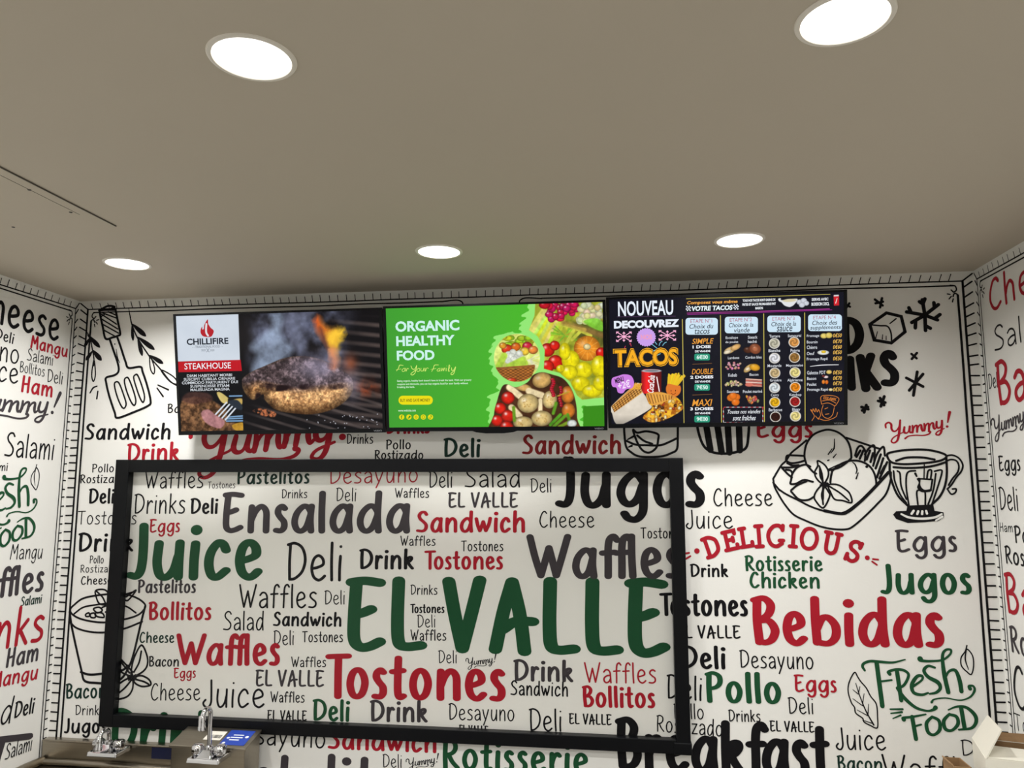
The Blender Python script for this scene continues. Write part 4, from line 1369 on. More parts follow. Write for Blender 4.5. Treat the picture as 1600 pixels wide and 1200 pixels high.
s1.put(zone2 * np.clip(bars2 * 2.6 - 1.6, 0, 1) * (.35 + .5 * n1), (104, 92, 88))
s1.put(np.exp(-(((X - 1420) / 90) ** 2 + ((Y - 720) / 60) ** 2)) * np.clip(n2 * 2 - .6, 0, 1), (150, 60, 28))
s1.put(np.exp(-(((X - 1310) / 50) ** 2 + ((Y - 540) / 60) ** 2)) * .8, (150, 70, 35))
# smoke
sm = np.clip(n1 * 1.9 - .45 + .35 * (n2 - .5), 0, 1)
env = np.clip((620 - Y) / 160, 0, 1) * np.clip((X - 545) / 120, 0, 1) * np.clip((1400 - X) / 250, 0, 1)
s1.put(env * sm * .85, np.stack([118 + 60 * n2, 126 + 60 * n2, 160 + 60 * n2], -1))
pl = s1.mask_poly([(610, 600), (640, 480), (600, 420), (680, 340), (760, 270), (745, 185), (830, 185), (820, 330), (900, 430), (860, 500), (700, 580)], 50, True)
s1.put(pl * (.45 + .5 * n2), (168, 186, 214))
pl = s1.mask_poly([(860, 190), (1040, 180), (960, 300), (1000, 430), (940, 480), (900, 350)], 60, True)
s1.put(pl * (.15 + .55 * n1), (150, 158, 188))
# patty
pat = s1.mask_poly([(540, 660), (600, 605), (700, 560), (850, 500), (1000, 490), (1150, 530), (1290, 610), (1335, 690), (1305, 780), (1200, 860), (1050, 900), (900, 893), (780, 868), (705, 800), (690, 760), (620, 800), (560, 745)], 8, True)
topmask = s1.mask_poly([(520, 640), (700, 540), (1000, 470), (1300, 590), (1350, 680), (1230, 700), (1060, 720), (900, 730), (760, 700), (660, 680), (560, 700)], 60, True)
grain = np.clip((n3 - .5) * 2.6 + .5, 0, 1)
fine = np.clip((rgb_noise(sh, (90, 165), 6, 1) - .5) * 1.6 + .5, 0, 1)
rimlight = np.exp(-((Y - 770) / 55) ** 2) * np.clip((X - 640) / 200, 0, 1)
low = np.stack([120 + 96 * grain + 34 * rimlight, 78 + 86 * grain + 34 * rimlight, 44 + 62 * grain + 30 * rimlight], -1) * (.62 + .45 * n2 + .3 * fine)[..., None]
up = np.stack([58 + 96 * grain ** 1.6, 46 + 84 * grain ** 1.6, 48 + 86 * grain ** 1.6], -1) * (.6 + .5 * n2 + .25 * fine)[..., None]
core = s1.mask_poly([(540, 660), (600, 605), (700, 560), (850, 500), (1000, 490), (1150, 530), (1290, 610), (1335, 690), (1305, 780), (1200, 860), (1050, 900), (900, 893), (780, 868), (705, 800), (690, 760), (620, 800), (560, 745)], 150, True)
roll = (.5 + .62 * np.clip((core - .5) * 2, 0, 1))[..., None]
s1.put(pat, low * roll)
s1.put(pat * topmask, up * (.75 + .3 * n1)[..., None])
for cx, cy, rx, ry in [(800, 715, 90, 24), (1000, 705, 60, 20), (1220, 705, 55, 20), (720, 700, 50, 18), (660, 790, 26, 44)]:
    m, _, _ = s1.mask_ell(cx, cy, rx, ry, -4, 12)
    s1.put(m * pat * np.clip(n2 * 2 - .2, 0, 1), (30, 16, 18))
s1.put(pat * np.clip((Y - 830) / 60, 0, 1) * .5, (70, 42, 20))
haze = np.exp(-(((X - 1080) / 150) ** 2 + ((Y - 570) / 90) ** 2))
s1.put(haze * (.35 + .5 * n2), (172, 166, 194))
edge = np.exp(-(((X - 1330) / 60) ** 2 + ((Y - 700) / 110) ** 2))
s1.put(edge * (.2 + .5 * n2), (176, 168, 190))
crumb = s1.mask_poly([(620, 870), (690, 860), (780, 890), (770, 920), (700, 915), (640, 895)], 10, True)
s1.put(crumb * np.clip(grain * 1.7 - .35, 0, 1), (190, 110, 70))
# flame
Xo, Yo = s1.X, s1.Y
wob = 26 * (n2 - .5) * 2
s1.X, s1.Y = Xo + wob, Yo + wob
fl = s1.mask_poly([(1056, 235), (1095, 205), (1140, 270), (1262, 285), (1250, 360), (1225, 440), (1222, 570), (1178, 575), (1160, 450), (1110, 360), (1080, 310)], 46, True)
t_ = np.clip((Xo - 1060) / 190, 0, 1)
lowf = np.clip((Yo - 420) / 120, 0, 1)
s1.put(fl * (.6 + .4 * n2) * (1 - .45 * lowf), np.stack([236 - 20 * lowf, 92 + 96 * t_ * (1 - .4 * lowf), 36 + 60 * lowf], -1))
s1.put(s1.mask_poly([(1150, 340), (1200, 298), (1262, 292), (1245, 350), (1205, 400), (1160, 400)], 50, True) * .95, (255, 204, 60))
s1.put(s1.mask_poly([(1100, 290), (1130, 330), (1150, 440), (1120, 380)], 40, True) * .8, (70, 40, 50))
s1.put(s1.mask_poly([(1165, 440), (1215, 430), (1216, 570), (1180, 572)], 40, True) * .45, (238, 150, 120))
s1.X, s1.Y = Xo, Yo
rs = np.random.RandomState(4)
for _ in range(34):
    x, y = rs.uniform(1000, 1520), rs.uniform(900, 1005)
    m, _, _ = s1.mask_ell(x, y, 3.4, 3.4, 0, 3)
    s1.put(m, (190, 190, 200))
# left column: pale card, red band, steak photo
s1.put(s1.mask_poly([(55, 195), (514, 180), (526, 514), (70, 526)], 3), np.stack([198 + 16 * n1, 208 + 14 * n1, 220 + 12 * n1], -1))
dark = s1.mask_poly([(70, 590), (538, 588), (550, 1030), (90, 1040)], 3)
s1.put(dark, (12, 13, 17))
st = s1.mask_poly([(100, 830), (170, 780), (300, 790), (400, 850), (470, 900), (470, 1030), (90, 1040)], 14, True) * dark
s1.put(st, np.stack([62 + 100 * grain, 40 + 76 * grain, 24 + 54 * grain], -1) * (.6 + .7 * n2)[..., None])
s1.put(s1.mask_poly([(110, 800), (160, 745), (290, 750), (330, 800), (200, 830)], 16, True) * dark * .8, np.stack([50 + 50 * n3, 26 + 40 * n3, 24 + 34 * n3], -1))
s1.put(s1.mask_poly([(360, 750), (392, 748), (455, 800), (440, 826), (395, 815)], 6, True) * dark, np.stack([190 + 50 * n2, 170 + 46 * n2, 96 + 40 * n2], -1))
s1.put(s1.mask_poly([(440, 790), (545, 775), (548, 960), (430, 960)], 6) * dark, (22, 24, 28))
for a_, b_ in [((452, 772), (545, 770)), ((420, 935), (546, 930)), ((430, 950), (548, 948)), ((440, 922), (544, 914))]:
    s1.put(s1.mask_line(a_, b_, 10) * dark, (120, 160, 200))
s1.put(s1.mask_poly([(480, 800), (540, 790), (540, 830), (500, 840)], 8, True) * dark, (196, 166, 90))
for k in range(4):
    s1.put(s1.mask_line((350 + k * 24, 905 + k * 12), (430 + k * 26, 818 + k * 8), 11) * dark, (214, 220, 228))
s1.put(s1.mask_poly([(440, 815), (505, 800), (545, 850), (520, 870)], 6, True) * dark, (40, 48, 58))
s1.put(s1.mask_poly([(250, 888), (300, 868), (350, 905), (416, 950), (392, 1000), (330, 990), (270, 950)], 8, True) * dark, np.stack([130 + 90 * n3, 88 + 70 * n3, 90 + 70 * n3], -1))
s1.put(s1.mask_poly([(470, 980), (545, 960), (548, 1020), (500, 1020)], 8, True) * dark, np.stack([150 + 90 * n3, 112 + 70 * n3, 30 + 40 * n3], -1))
RED1 = (190, 20, 34)
s1.put(s1.mask_poly([(70, 526), (531, 513), (540, 592), (74, 602)], 3), RED1)
s1.poly([(296, 224), (300, 256), (318, 284), (336, 300), (338, 318), (322, 346), (292, 350), (262, 344), (246, 322), (246, 296), (256, 276), (258, 296), (268, 290), (272, 262)], (180, 30, 40), True)
s1.stroke([(286, 258), (284, 290), (286, 320), (298, 340)], 14, (225, 225, 228))
s1.text('CHILLIFIRE', 146, 358, 444, 404, (26, 34, 46), .03)
s1.text('- - TRADITIONAL FOOD - -', 185, 411, 405, 427, (90, 98, 108), .0)
s1.text('2020', 250, 438, 282, 452, (90, 98, 108), .0)
s1.text('2020', 312, 438, 344, 452, (90, 98, 108), .0)
s1.stroke([(288, 432), (306, 458)], 3, (90, 98, 108), True)
s1.stroke([(306, 432), (288, 458)], 3, (90, 98, 108), True)
s1.text('STEAKHOUSE', 130, 534, 462, 578, WHITE, .005)
for k, l in enumerate(['DIAM HABITANT MORBI', 'SUSCIPIT CUBILIA ORNARE', 'COMMODO PARTURIENT DUI', 'SUSPENDISSE ETIAM', 'MALESUADA MAGNA']):
    wx = [(148, 470), (125, 492), (112, 512), (172, 450), (173, 453)][k]
    s1.text(l, wx[0], 614 + k * 25, wx[1], 634 + k * 25, (205, 210, 216), .022)
s1.build('left black television showing a grilled burger and STEAKHOUSE', 'televisions above the glass panel')

# ---------------------------------------------------------------- screen 2: organic food
s2 = Screen(1, 640, (590, 450, 4.4444))
X, Y = s2.X, s2.Y
sh = X.shape
n1, n2, n3 = rgb_noise(sh, (5, 9), 11), rgb_noise(sh, (14, 26), 12), rgb_noise(sh, (36, 66), 13, 3)
g = np.clip((X - 50) / 900, 0, 1)
s2.img[:] = np.stack([64 + 10 * g, 158 + 24 * g, 50 - 6 * g], -1)
jag = 9 * np.sin(Y / 13.0) + 8 * np.sin(Y / 7.1 + X / 23) + 8 * (n3 - .5) * 2
Xo, Yo = s2.X, s2.Y
s2.X, s2.Y = X + jag, Y + .8 * jag
LG = (148, 232, 118)
s2.put(s2.mask_poly([(1050, 60), (1030, 180), (995, 250), (985, 300), (900, 305), (830, 345), (785, 400), (778, 500), (800, 600), (838, 640), (830, 700), (785, 755), (765, 840), (775, 920), (800, 1050), (1425, 1050), (1428, 826), (1700, 808), (1700, 60)], 3), LG)
s2.X, s2.Y = Xo, Yo
s2.put(s2.mask_poly([(1428, 822), (1700, 806), (1700, 1050), (1428, 1050)], 3), (58, 140, 26))
pa = s2.mask_poly([(1098, 60), (1640, 60), (1640, 752), (1420, 776), (1385, 745), (1335, 650), (1265, 590), (1155, 560), (1162, 430), (1112, 335), (1052, 292), (1090, 190)], 5)
s2.put(pa, np.stack([120 + 90 * n2, 130 + 80 * n2, 30 + 40 * n2], -1))
s2.put(pa * s2.mask_poly([(1350, 230), (1600, 220), (1600, 420), (1400, 400)], 30), np.stack([70 + 60 * n2, 70 + 60 * n2, 30 + 20 * n2], -1))
rs = np.random.RandomState(5)
for k in range(9):     # leafy stems upper left
    x, y = 1090 + k * 16, 150 + k * 14
    s2.put(s2.mask_line((x - 40, y + 150 + 6 * k), (x + 60, y), 26, 8) * pa, (200 + rs.randint(-20, 30), 214 + rs.randint(-20, 20), 60 + rs.randint(-20, 60)))
for k in range(24):
    s2.ball(rs.uniform(1190, 1380), rs.uniform(105, 215), rs.uniform(22, 32), rs.uniform(20, 28), (214 + rs.randint(-20, 20), 26, 82 + rs.randint(-20, 20)), clip=pa, hi=.7)
s2.ball(1160, 118, 40, 28, (200, 24, 40), clip=pa)
for k in range(40):
    s2.ball(rs.uniform(1400, 1560), rs.uniform(110, 240), 24, 22, (218 + rs.randint(-16, 20), 220 + rs.randint(-16, 16), 158 + rs.randint(-20, 30)), clip=pa, hi=.25, rim=.25)
for k in range(26):
    a_ = rs.uniform(0, 6.28)
    s2.put(s2.mask_line((1300, 330), (1300 + 95 * math.cos(a_), 320 + 80 * math.sin(a_)), 8, 5) * pa * .8, (rs.randint(110, 190), rs.randint(150, 200), 50))
for a_, b_ in [((1250, 250), (1440, 290)), ((1330, 260), (1480, 330)), ((1350, 360), (1420, 290)), ((1300, 400), (1370, 280))]:
    s2.put(s2.mask_line(a_, b_, 22, 6) * pa, (196, 200, 70))
s2.put(s2.mask_line((1290, 240), (1560, 330), 34, 20) * pa * .6, (170, 120, 70))
s2.ball(1455, 420, 92, 88, (238, 146, 40), clip=pa, hi=.3, rim=.35)
for k in range(12):
    a_ = k * .52
    s2.put(s2.mask_line((1455 + 20 * math.cos(a_), 420 + 20 * math.sin(a_)), (1455 + 84 * math.cos(a_), 420 + 80 * math.sin(a_)), 4, 4) * pa * .5, (250, 190, 90))
s2.ball(1455, 408, 26, 22, (236, 214, 150), clip=pa)
for x, y, r in [(1180, 430, 50), (1235, 515, 52), (1180, 545, 46), (1230, 400, 36), (1555, 450, 40)]:
    s2.ball(x, y, r, r * .95, (222, 34, 22), clip=pa, hi=.6)
for x, y, rx, ry in [(1340, 500, 62, 68), (1430, 570, 64, 58), (1540, 545, 58, 76), (1330, 585, 60, 50), (1410, 665, 64, 52), (1490, 715, 70, 44), (1545, 660, 48, 54), (1270, 560, 30, 26), (1300, 440, 40, 60)]:
    s2.ball(x, y, rx, ry, (240, 226, 18), clip=pa, hi=.6, rim=.3)
    s2.put(s2.mask_line((x, y - ry * .6), (x + rx * .15, y + ry * .3), 6, 6) * pa * .4, (190, 160, 0))
s2.put(s2.mask_poly([(1430, 230), (1520, 210), (1580, 260), (1560, 300), (1480, 270)], 10, True) * pa * .9, (130, 206, 60))
# basket
cb, _, _ = s2.mask_ell(968, 485, 160, 166, 0, 5)
s2.put(cb, np.stack([190 + 50 * n2, 205 + 40 * n2, 90 + 60 * n2], -1))
for k in range(16):
    s2.ball(rs.uniform(850, 1080), rs.uniform(335, 400), 34, 20, (170 + rs.randint(-20, 50), 200 + rs.randint(-10, 30), 40), clip=cb, hi=.2)
for x, y, r, c in [(900, 425, 40, (214, 60, 30)), (960, 408, 34, (226, 110, 30)), (1040, 405, 36, (206, 40, 60)), (1020, 440, 34, (240, 200, 60)), (1080, 430, 34, (236, 140, 60)), (870, 400, 26, (220, 150, 40))]:
    s2.ball(x, y, r, r * .85, c, clip=cb, hi=.5)
for k in range(18):
    s2.ball(rs.uniform(905, 1010), rs.uniform(445, 520), 24, 22, (224, 228, 214), clip=cb, hi=.3, rim=.2)
for a_, b_, w in [((880, 470), (840, 545), 44), ((1010, 495), (910, 545), 40), ((1030, 520), (960, 552), 34)]:
    s2.put(s2.mask_line(a_, b_, w, 10) * cb, (176, 212, 70))
for k in range(16):
    s2.put(s2.mask_line((1040 + rs.uniform(0, 20), 500), (1060 + rs.uniform(0, 70), rs.uniform(460, 580)), 5, 4) * cb * .8, (226, 226, 190))
bk = s2.mask_poly([(820, 552), (950, 560), (1085, 535), (1075, 600), (1040, 650), (870, 640), (835, 600)], 6, True) * cb
weave = .5 + .5 * np.sin(X / 5.5 + 3.14 * (np.floor(Y / 10) % 2))
s2.put(bk, np.stack([112 + 70 * weave, 66 + 46 * weave, 28 + 20 * weave], -1))
s2.put(s2.mask_line((822, 560), (1086, 540), 14, 6) * cb, (150, 92, 44))
s2.ball(930, 640, 36, 16, (210, 60, 30), clip=cb)
# potatoes, mushrooms and tomatoes
pc = s2.mask_poly([(862, 690), (900, 668), (960, 690), (1040, 655), (1080, 605), (1140, 585), (1210, 600), (1290, 630), (1345, 700), (1376, 790), (1385, 900), (1372, 1050), (800, 1050), (808, 880), (828, 790)], 5, True)
s2.put(pc, np.stack([52 + 40 * n2, 30 + 26 * n2, 18 + 12 * n2], -1))
for x, y, rx, ry, a_ in [(1140, 640, 66, 54, -15), (1010, 690, 60, 26, 10), (1320, 740, 46, 60, 0), (1325, 850, 46, 52, 0)]:
    s2.ball(x, y, rx, ry, (226, 180, 104) if x < 1300 else (226, 132, 44), a_, clip=pc, hi=.4)
for a_, b_, w in [((915, 690), (1000, 760), 44), ((1050, 715), (1140, 745), 44), ((930, 830), (985, 890), 44), ((1130, 780), (1130, 850), 30)]:
    s2.put(s2.mask_line(a_, b_, w, 10) * pc, np.stack([226 + 20 * n2, 206 + 20 * n2, 160 + 20 * n2], -1))
for x, y, rx, ry, a_ in [(1045, 800, 74, 66, -10), (1195, 775, 50, 62, 10), (1140, 905, 72, 54, 0), (1010, 935, 68, 44, 0)]:
    s2.ball(x, y, rx, ry, (226, 198, 130), a_, clip=pc, hi=.5)
    for _ in range(10):
        m, _, _ = s2.mask_ell(x + rs.uniform(-.5, .5) * rx, y + rs.uniform(-.5, .6) * ry, 5, 5, 0, 4)
        s2.put(m * pc * .5, (176, 130, 60))
for x, y, r in [(905, 762, 46), (850, 835, 42), (905, 890, 46), (830, 920, 40), (895, 965, 46), (822, 700, 20)]:
    s2.ball(x, y, r, r * .95, (222, 36, 22), clip=pc, hi=.8)
for a_, b_ in [((1200, 950), (1270, 880)), ((1225, 960), (1300, 890)), ((1260, 965), (1330, 930)), ((1240, 800), (1220, 870)), ((1320, 880), (1340, 950)), ((945, 830), (950, 920))]:
    s2.put(s2.mask_line(a_, b_, 22, 8) * pc, (70 + rs.randint(0, 60), 150, 36))
for k in range(9):
    s2.ball(1215 + 7 * math.sin(k), 635 + k * 14, 15, 10, (196, 24, 44), clip=pc, hi=.4)
    s2.ball(1270 + 6 * math.sin(k), 690 + k * 16, 13, 11, (176, 26, 40), clip=pc, hi=.4)
s2.put(s2.mask_line((1250, 750), (1330, 720), 8, 5) * pc, (200, 170, 50))
s2.ball(1350, 940, 34, 26, (220, 226, 220), clip=pc)
veg = np.maximum(np.maximum(pa, cb), pc)
fine = rgb_noise(sh, (40, 74), 14, 2) * .6 + n2 * .4
s2.img *= (1 + veg * (fine - .5) * .42)[..., None]
ORG = (206, 244, 236)
s2.text('ORGANIC', 124, 226, 568, 300, ORG, .035)
s2.text('HEALTHY', 130, 330, 536, 400, ORG, .035)
s2.text('FOOD', 134, 432, 396, 502, ORG, .035)
for pts, w in [([(128, 580, .7), (142, 560), (150, 540), (175, 542, .7)], 5), ([(125, 572, .6), (160, 566, .8)], 4), ([(178, 562), (166, 574), (172, 584), (186, 578), (184, 562), (178, 562)], 4), ([(192, 560), (194, 582), (204, 562), (212, 566)], 4),
               ([(228, 545), (238, 566), (256, 566), (268, 542), (258, 590), (240, 608), (228, 600), (262, 572)], 5), ([(280, 562), (268, 574), (276, 584), (290, 576), (286, 562), (280, 562)], 4), ([(298, 560), (298, 580), (312, 578), (318, 560), (318, 582)], 4), ([(326, 560), (328, 582), (338, 560), (350, 562)], 4),
               ([(372, 584, .7), (384, 562), (392, 540), (420, 538, .7)], 5), ([(366, 570, .6), (402, 562, .8)], 4), ([(424, 562), (410, 572), (414, 582), (428, 576), (430, 560), (430, 582)], 4), ([(440, 560), (440, 580), (452, 560), (452, 580), (464, 558), (466, 580)], 4), ([(476, 560), (476, 580)], 4), ([(477, 546)], 5),
               ([(488, 580), (498, 548), (492, 540), (488, 580), (498, 580)], 4), ([(510, 558), (512, 576), (526, 572), (538, 552), (526, 596), (512, 606), (506, 598), (530, 576)], 5)]:
    s2.stroke([(p[0] + 4, p[1] - 4) + tuple(p[2:]) for p in pts], w * .9, (216, 240, 120))
for k, (l, x1) in enumerate([('Eating organic, healthy food doesn\'t have to break the bank. With our grocery', 652), ('coupons and discounts, you can buy organic food for your family without', 628), ('breaking the bank.', 258)]):
    s2.text(l, 137, 634 + k * 23, x1, 652 + k * 23, (222, 248, 220), .014)
YL = (236, 222, 20)
s2.rrect(146, 748, 384, 810, 30, YL)
s2.text('BUY AND SAVE MONEY', 158, 768, 366, 790, (120, 110, 20), .018)
s2.text('www.website.com', 144, 842, 266, 858, (222, 248, 220), .012)
for k in range(5):
    cx, cy = 168 + k * 50, 896
    s2.poly([(cx + 18 * math.cos(a), cy + 18 * math.sin(a)) for a in np.linspace(0, 6.283, 22)[:-1]], YL)
DK = (66, 150, 40)
s2.text('f', 162, 883, 174, 909, DK, .03)
s2.poly([(208, 903), (218, 896), (210, 890), (216, 892), (222, 886), (230, 890), (226, 900), (216, 906)], DK, True)
s2.stroke([(276, 896), (268, 888), (260, 896), (268, 904), (276, 896)], 3, DK)
s2.stroke([(311, 889), (325, 889), (325, 903), (311, 903), (311, 889)], 3, DK)
s2.stroke([(370, 884), (370, 902), (362, 906), (360, 898)], 3.5, DK)
s2.stroke([(370, 886), (378, 892)], 3.5, DK, True)
s2.build('middle green television reading ORGANIC HEALTHY FOOD', 'televisions above the glass panel')

# ---------------------------------------------------------------- screen 3: taco menu
s3 = Screen(2, 680, (940, 450, 5.4545))
X, Y = s3.X, s3.Y
sh = X.shape
n1, n2, n3 = rgb_noise(sh, (5, 9), 21), rgb_noise(sh, (14, 26), 22), rgb_noise(sh, (36, 66), 23, 3)
s3.img[:] = np.stack([17 + 6 * n2, 17 + 6 * n2, 27 + 9 * n2], -1)
o3 = 981.8
OR, YG, MG = (240, 165, 50), (205, 190, 90), (200, 70, 170)
s3.text('NOUVEAU', 140, 108, 610, 236, (232, 240, 250), .02)
s3.stroke([(130, 246), (630, 240)], 3, (90, 60, 100), True)
s3.text('DECOUVREZ', 105, 272, 660, 340, (232, 240, 250), .055)
PK = (250, 180, 214)
for cx, cy, w, h in [(190, 415, 66, 44), (560, 404, 74, 44)]:
    for dx, dy in [(-1, -1), (1, -1), (-1, 1), (1, 1)]:
        s3.stroke([(cx + dx * 14, cy + dy * 10), (cx + dx * w * .9, cy + dy * h * .9)], 7, PK, True)
        s3.poly([(cx + dx * w, cy + dy * h), (cx + dx * w * .62, cy + dy * h), (cx + dx * w, cy + dy * h * .5)], PK)
    for dx, dy in [(-1, 0), (1, 0), (0, -1), (0, 1)]:
        s3.stroke([(cx, cy), (cx + dx * w * .8, cy + dy * h * .85)], 6, PK, True)
        s3.poly([(cx + dx * w * .95, cy + dy * h), (cx + dx * w * .62 + dy * 14, cy + dy * h * .6 + dx * 12), (cx + dx * w * .62 - dy * 14, cy + dy * h * .6 - dx * 12)], PK)
    s3.poly([(cx + 16 * math.cos(a), cy + 13 * math.sin(a)) for a in np.linspace(0, 6.283, 14)[:-1]], PK)
pts = []
for k in range(48):
    r = 84 if k % 2 else 76
    pts.append((380 + r * math.cos(k * 6.283 / 48), 420 + .96 * r * math.sin(k * 6.283 / 48)))
s3.poly(pts, (204, 160, 236))
s3.text('NOS', 332, 396, 432, 440, (236, 160, 200), .05)
for a_ in [[(430, 480), (455, 500), (470, 512)], [(455, 460), (470, 480)], [(490, 490), (500, 465), (516, 455)], [(520, 490), (535, 470), (552, 462)], [(430, 540), (460, 530), (520, 525)], [(470, 575), (500, 560)]]:
    s3.stroke(a_, 6, (120, 190, 214))
s3.stroke([(238, 480), (245, 470), (252, 496)], 5, (190, 60, 90))
s3.stroke([(204, 495), (196, 508), (208, 524)], 5, (190, 60, 90))
s3.text('TACOS', 98, 510, 657, 672, (245, 176, 40), .06)
s3.text('TACOS', 104, 517, 651, 665, (40, 28, 20), .045)
s3.text('TACOS', 110, 523, 645, 659, (250, 176, 36), .028)
# drink can, fries, price bubble, wraps
can = s3.mask_poly([(340, 712), (360, 692), (490, 692), (510, 712), (508, 900), (340, 900)], 3)
t_ = np.clip((X - 340) / 170, 0, 1)
sh_ = .62 + .5 * np.exp(-((t_ - .3) / .22) ** 2) - .2 * t_
s3.put(can, np.stack([232 * sh_, 26 * sh_ + 10, 30 * sh_ + 8], -1))
m, _, _ = s3.mask_ell(425, 706, 84, 13, 0, 3)
s3.put(m, (190, 192, 198))
m, _, _ = s3.mask_ell(425, 706, 62, 8, 0, 3)
s3.put(m, (120, 122, 128))
s3.stroke([(470, 760), (492, 880)], 9, (250, 236, 236))
s3.text('CocaCola', 345, 790, 497, 846, (250, 240, 240), .02, .35, 84)
cup, _, _ = s3.mask_ell(612, 862, 64, 66, 0, 4)
rs = np.random.RandomState(8)
for k in range(22):
    x = 566 + k * 6.8
    s3.put(s3.mask_line((598 + (x - 640) * .45, 850), (x + rs.uniform(-5, 5), 735 + rs.uniform(-8, 26) + max(0, x - 660) * .35), 13, 3), (248 - rs.randint(0, 24), 214 - rs.randint(0, 30), 40))
s3.put(cup * np.clip((Y - 822 - 8 * np.sin((X - 612) / 28)) / 4, 0, 1), (224, 122, 46))
s3.stroke([(592, 896), (612, 908), (632, 894)], 4, (80, 30, 20))
s3.stroke([(592, 872), (592, 880)], 6, (60, 24, 20), True)
s3.stroke([(630, 870), (630, 878)], 6, (60, 24, 20), True)
s3.poly([(84, 812), (92, 768), (140, 750), (190, 736), (250, 748), (276, 800), (262, 850), (210, 864), (180, 896), (140, 890), (126, 850), (96, 842)], (206, 128, 226), True)
s3.text('MENU', 112, 762, 190, 806, (30, 22, 36), .03, .1, 16)
s3.text('+2€', 136, 790, 246, 856, (244, 220, 250), .03, .1, 12)
# foil wrapped taco
w1 = s3.mask_poly([(82, 1010), (270, 835), (322, 812), (345, 880), (420, 990), (400, 1040), (180, 1160), (118, 1150), (90, 1070)], 5, True)
tt = np.clip(((X - 80) * .62 + (Y - 1010) * .78) / 200, -1, 1.2)
s3.put(w1, np.stack([206 + 34 * n2, 196 + 34 * n2, 180 + 34 * n2], -1) * (1.0 - .3 * np.clip((Y - 1080) / 90, 0, 1))[..., None])
top1 = s3.mask_poly([(82, 1008), (270, 835), (322, 812), (350, 890), (108, 1060)], 5)
s3.put(top1 * w1, np.stack([206 + 30 * n2, 140 + 40 * n2, 64 + 30 * n2], -1))
for k in range(13):
    s3.put(s3.mask_line((88 + k * 20, 1010 - k * 15), (112 + k * 20, 1062 - k * 15.5), 5) * top1, (66, 34, 14))
for k in range(4):
    s3.put(s3.mask_line((86 + k * 8, 1012 + k * 13), (330 + k * 8, 820 + k * 16), 4) * top1, (76, 40, 16))
for k in range(7):
    s3.put(s3.mask_line((250 + k * 12, 860), (262 + k * 13, 812 + rs.uniform(-6, 10)), 10), (236, 170, 60))
w2 = s3.mask_poly([(380, 905), (450, 890), (520, 892), (640, 932), (692, 1000), (690, 1035), (610, 1090), (520, 1130), (430, 1145), (372, 1125), (356, 1090), (430, 1020), (400, 980)], 5, True)
grain = np.clip((n3 - .5) * 3.4 + .5, 0, 1)
s3.put(w2, np.stack([170 + 80 * grain, 96 + 96 * grain, 26 + 66 * n2 * grain], -1))
for _ in range(40):
    x, y = rs.uniform(400, 680), rs.uniform(960, 1130)
    c = [(250, 210, 60), (240, 190, 90), (176, 60, 24), (250, 230, 170), (90, 50, 20)][rs.randint(5)]
    s3.ball(x, y, rs.uniform(8, 22), rs.uniform(7, 15), c, rs.uniform(0, 180), clip=w2, hi=.4)
top2 = s3.mask_poly([(380, 905), (450, 888), (530, 892), (640, 934), (560, 960), (440, 1000)], 5, True)
s3.put(top2, np.stack([214 + 26 * n2, 140 + 40 * n2, 60 + 20 * n2], -1))
for k in range(9):
    s3.put(s3.mask_line((392 + k * 26, 902 + k * 2), (420 + k * 22, 990 - k * 6), 5) * top2, (80, 40, 16))
# separators and header
for x0, y0, x1, y1 in [(688, 268, 702, 1155), (1012, 235, 1022, 1150), (1381, 220, 1387, 1147), (748 + o3, 212, 752 + o3, 1140)]:
    s3.stroke([(x0, y0), (x1, y1)], 6, YG, True)
s3.stroke([(722, 92), (1300, 76), (965 + o3, 54)], 4, YG, True)
s3.stroke([(728, 214), (1300, 200), (960 + o3, 178)], 4, MG, True)
s3.stroke([(732, 226), (1300, 210), (980 + o3, 186)], 5, (150, 40, 140), True)
s3.text('Composez vous même', 728, 106, 1158, 142, (244, 170, 70), .025, .15)
s3.text('VOTRE TACOS', 768, 150, 1116, 192, (232, 246, 250), .04, .15)
for bx, by in [(716, 152), (1122, 140)]:
    for i in range(4):
        for j in range(4):
            if (i + j) % 2 == 0:
                x, y = bx + i * 11 + (3 - j) * 1.5, by + j * 11
                s3.poly([(x, y), (x + 11, y), (x + 10, y + 11), (x - 1, y + 11)], (225, 232, 240))
for k, l in enumerate(['TOUS NOS TACOS SONT GARNIS DE', 'FRITES ET SAUCE FROMAGERE FAIT', 'MAISON']):
    wx = [(220, 498), (217, 502), (328, 392)][k]
    s3.text(l, wx[0] + o3, 93 + k * 34, wx[1] + o3, 114 + k * 34, WHITE, .035)
b = s3.mask_poly([(o3 + 523, 92), (o3 + 545, 88), (o3 + 556, 104), (o3 + 684, 92), (o3 + 660, 140), (o3 + 630, 160), (o3 + 606, 160), (o3 + 575, 148), (o3 + 550, 122), (o3 + 530, 112)], 4, True)
s3.put(b, (226, 228, 230))
m, _, _ = s3.mask_ell(o3 + 620, 106, 58, 13, -3, 4)
s3.put(m, (216, 206, 170))
for x, y, r in [(705, 120, 26), (740, 108, 27), (762, 130, 24), (725, 144, 26)]:
    s3.ball(o3 + x, y, r, r * .85, (208, 212, 222), hi=.3, rim=.2)
s3.text('SERVIS AVEC', o3 + 808, 84, o3 + 950, 108, WHITE, .03)
s3.text('BOISSON 33CL', o3 + 806, 122, o3 + 958, 150, WHITE, .03)
s3.put(s3.mask_poly([(o3 + 995, 62), (o3 + 1040, 60), (o3 + 1042, 148), (o3 + 998, 150)], 3), (206, 34, 44))
s3.put(s3.mask_poly([(o3 + 997, 60), (o3 + 1038, 58), (o3 + 1039, 70), (o3 + 996, 72)], 3), (214, 216, 220))
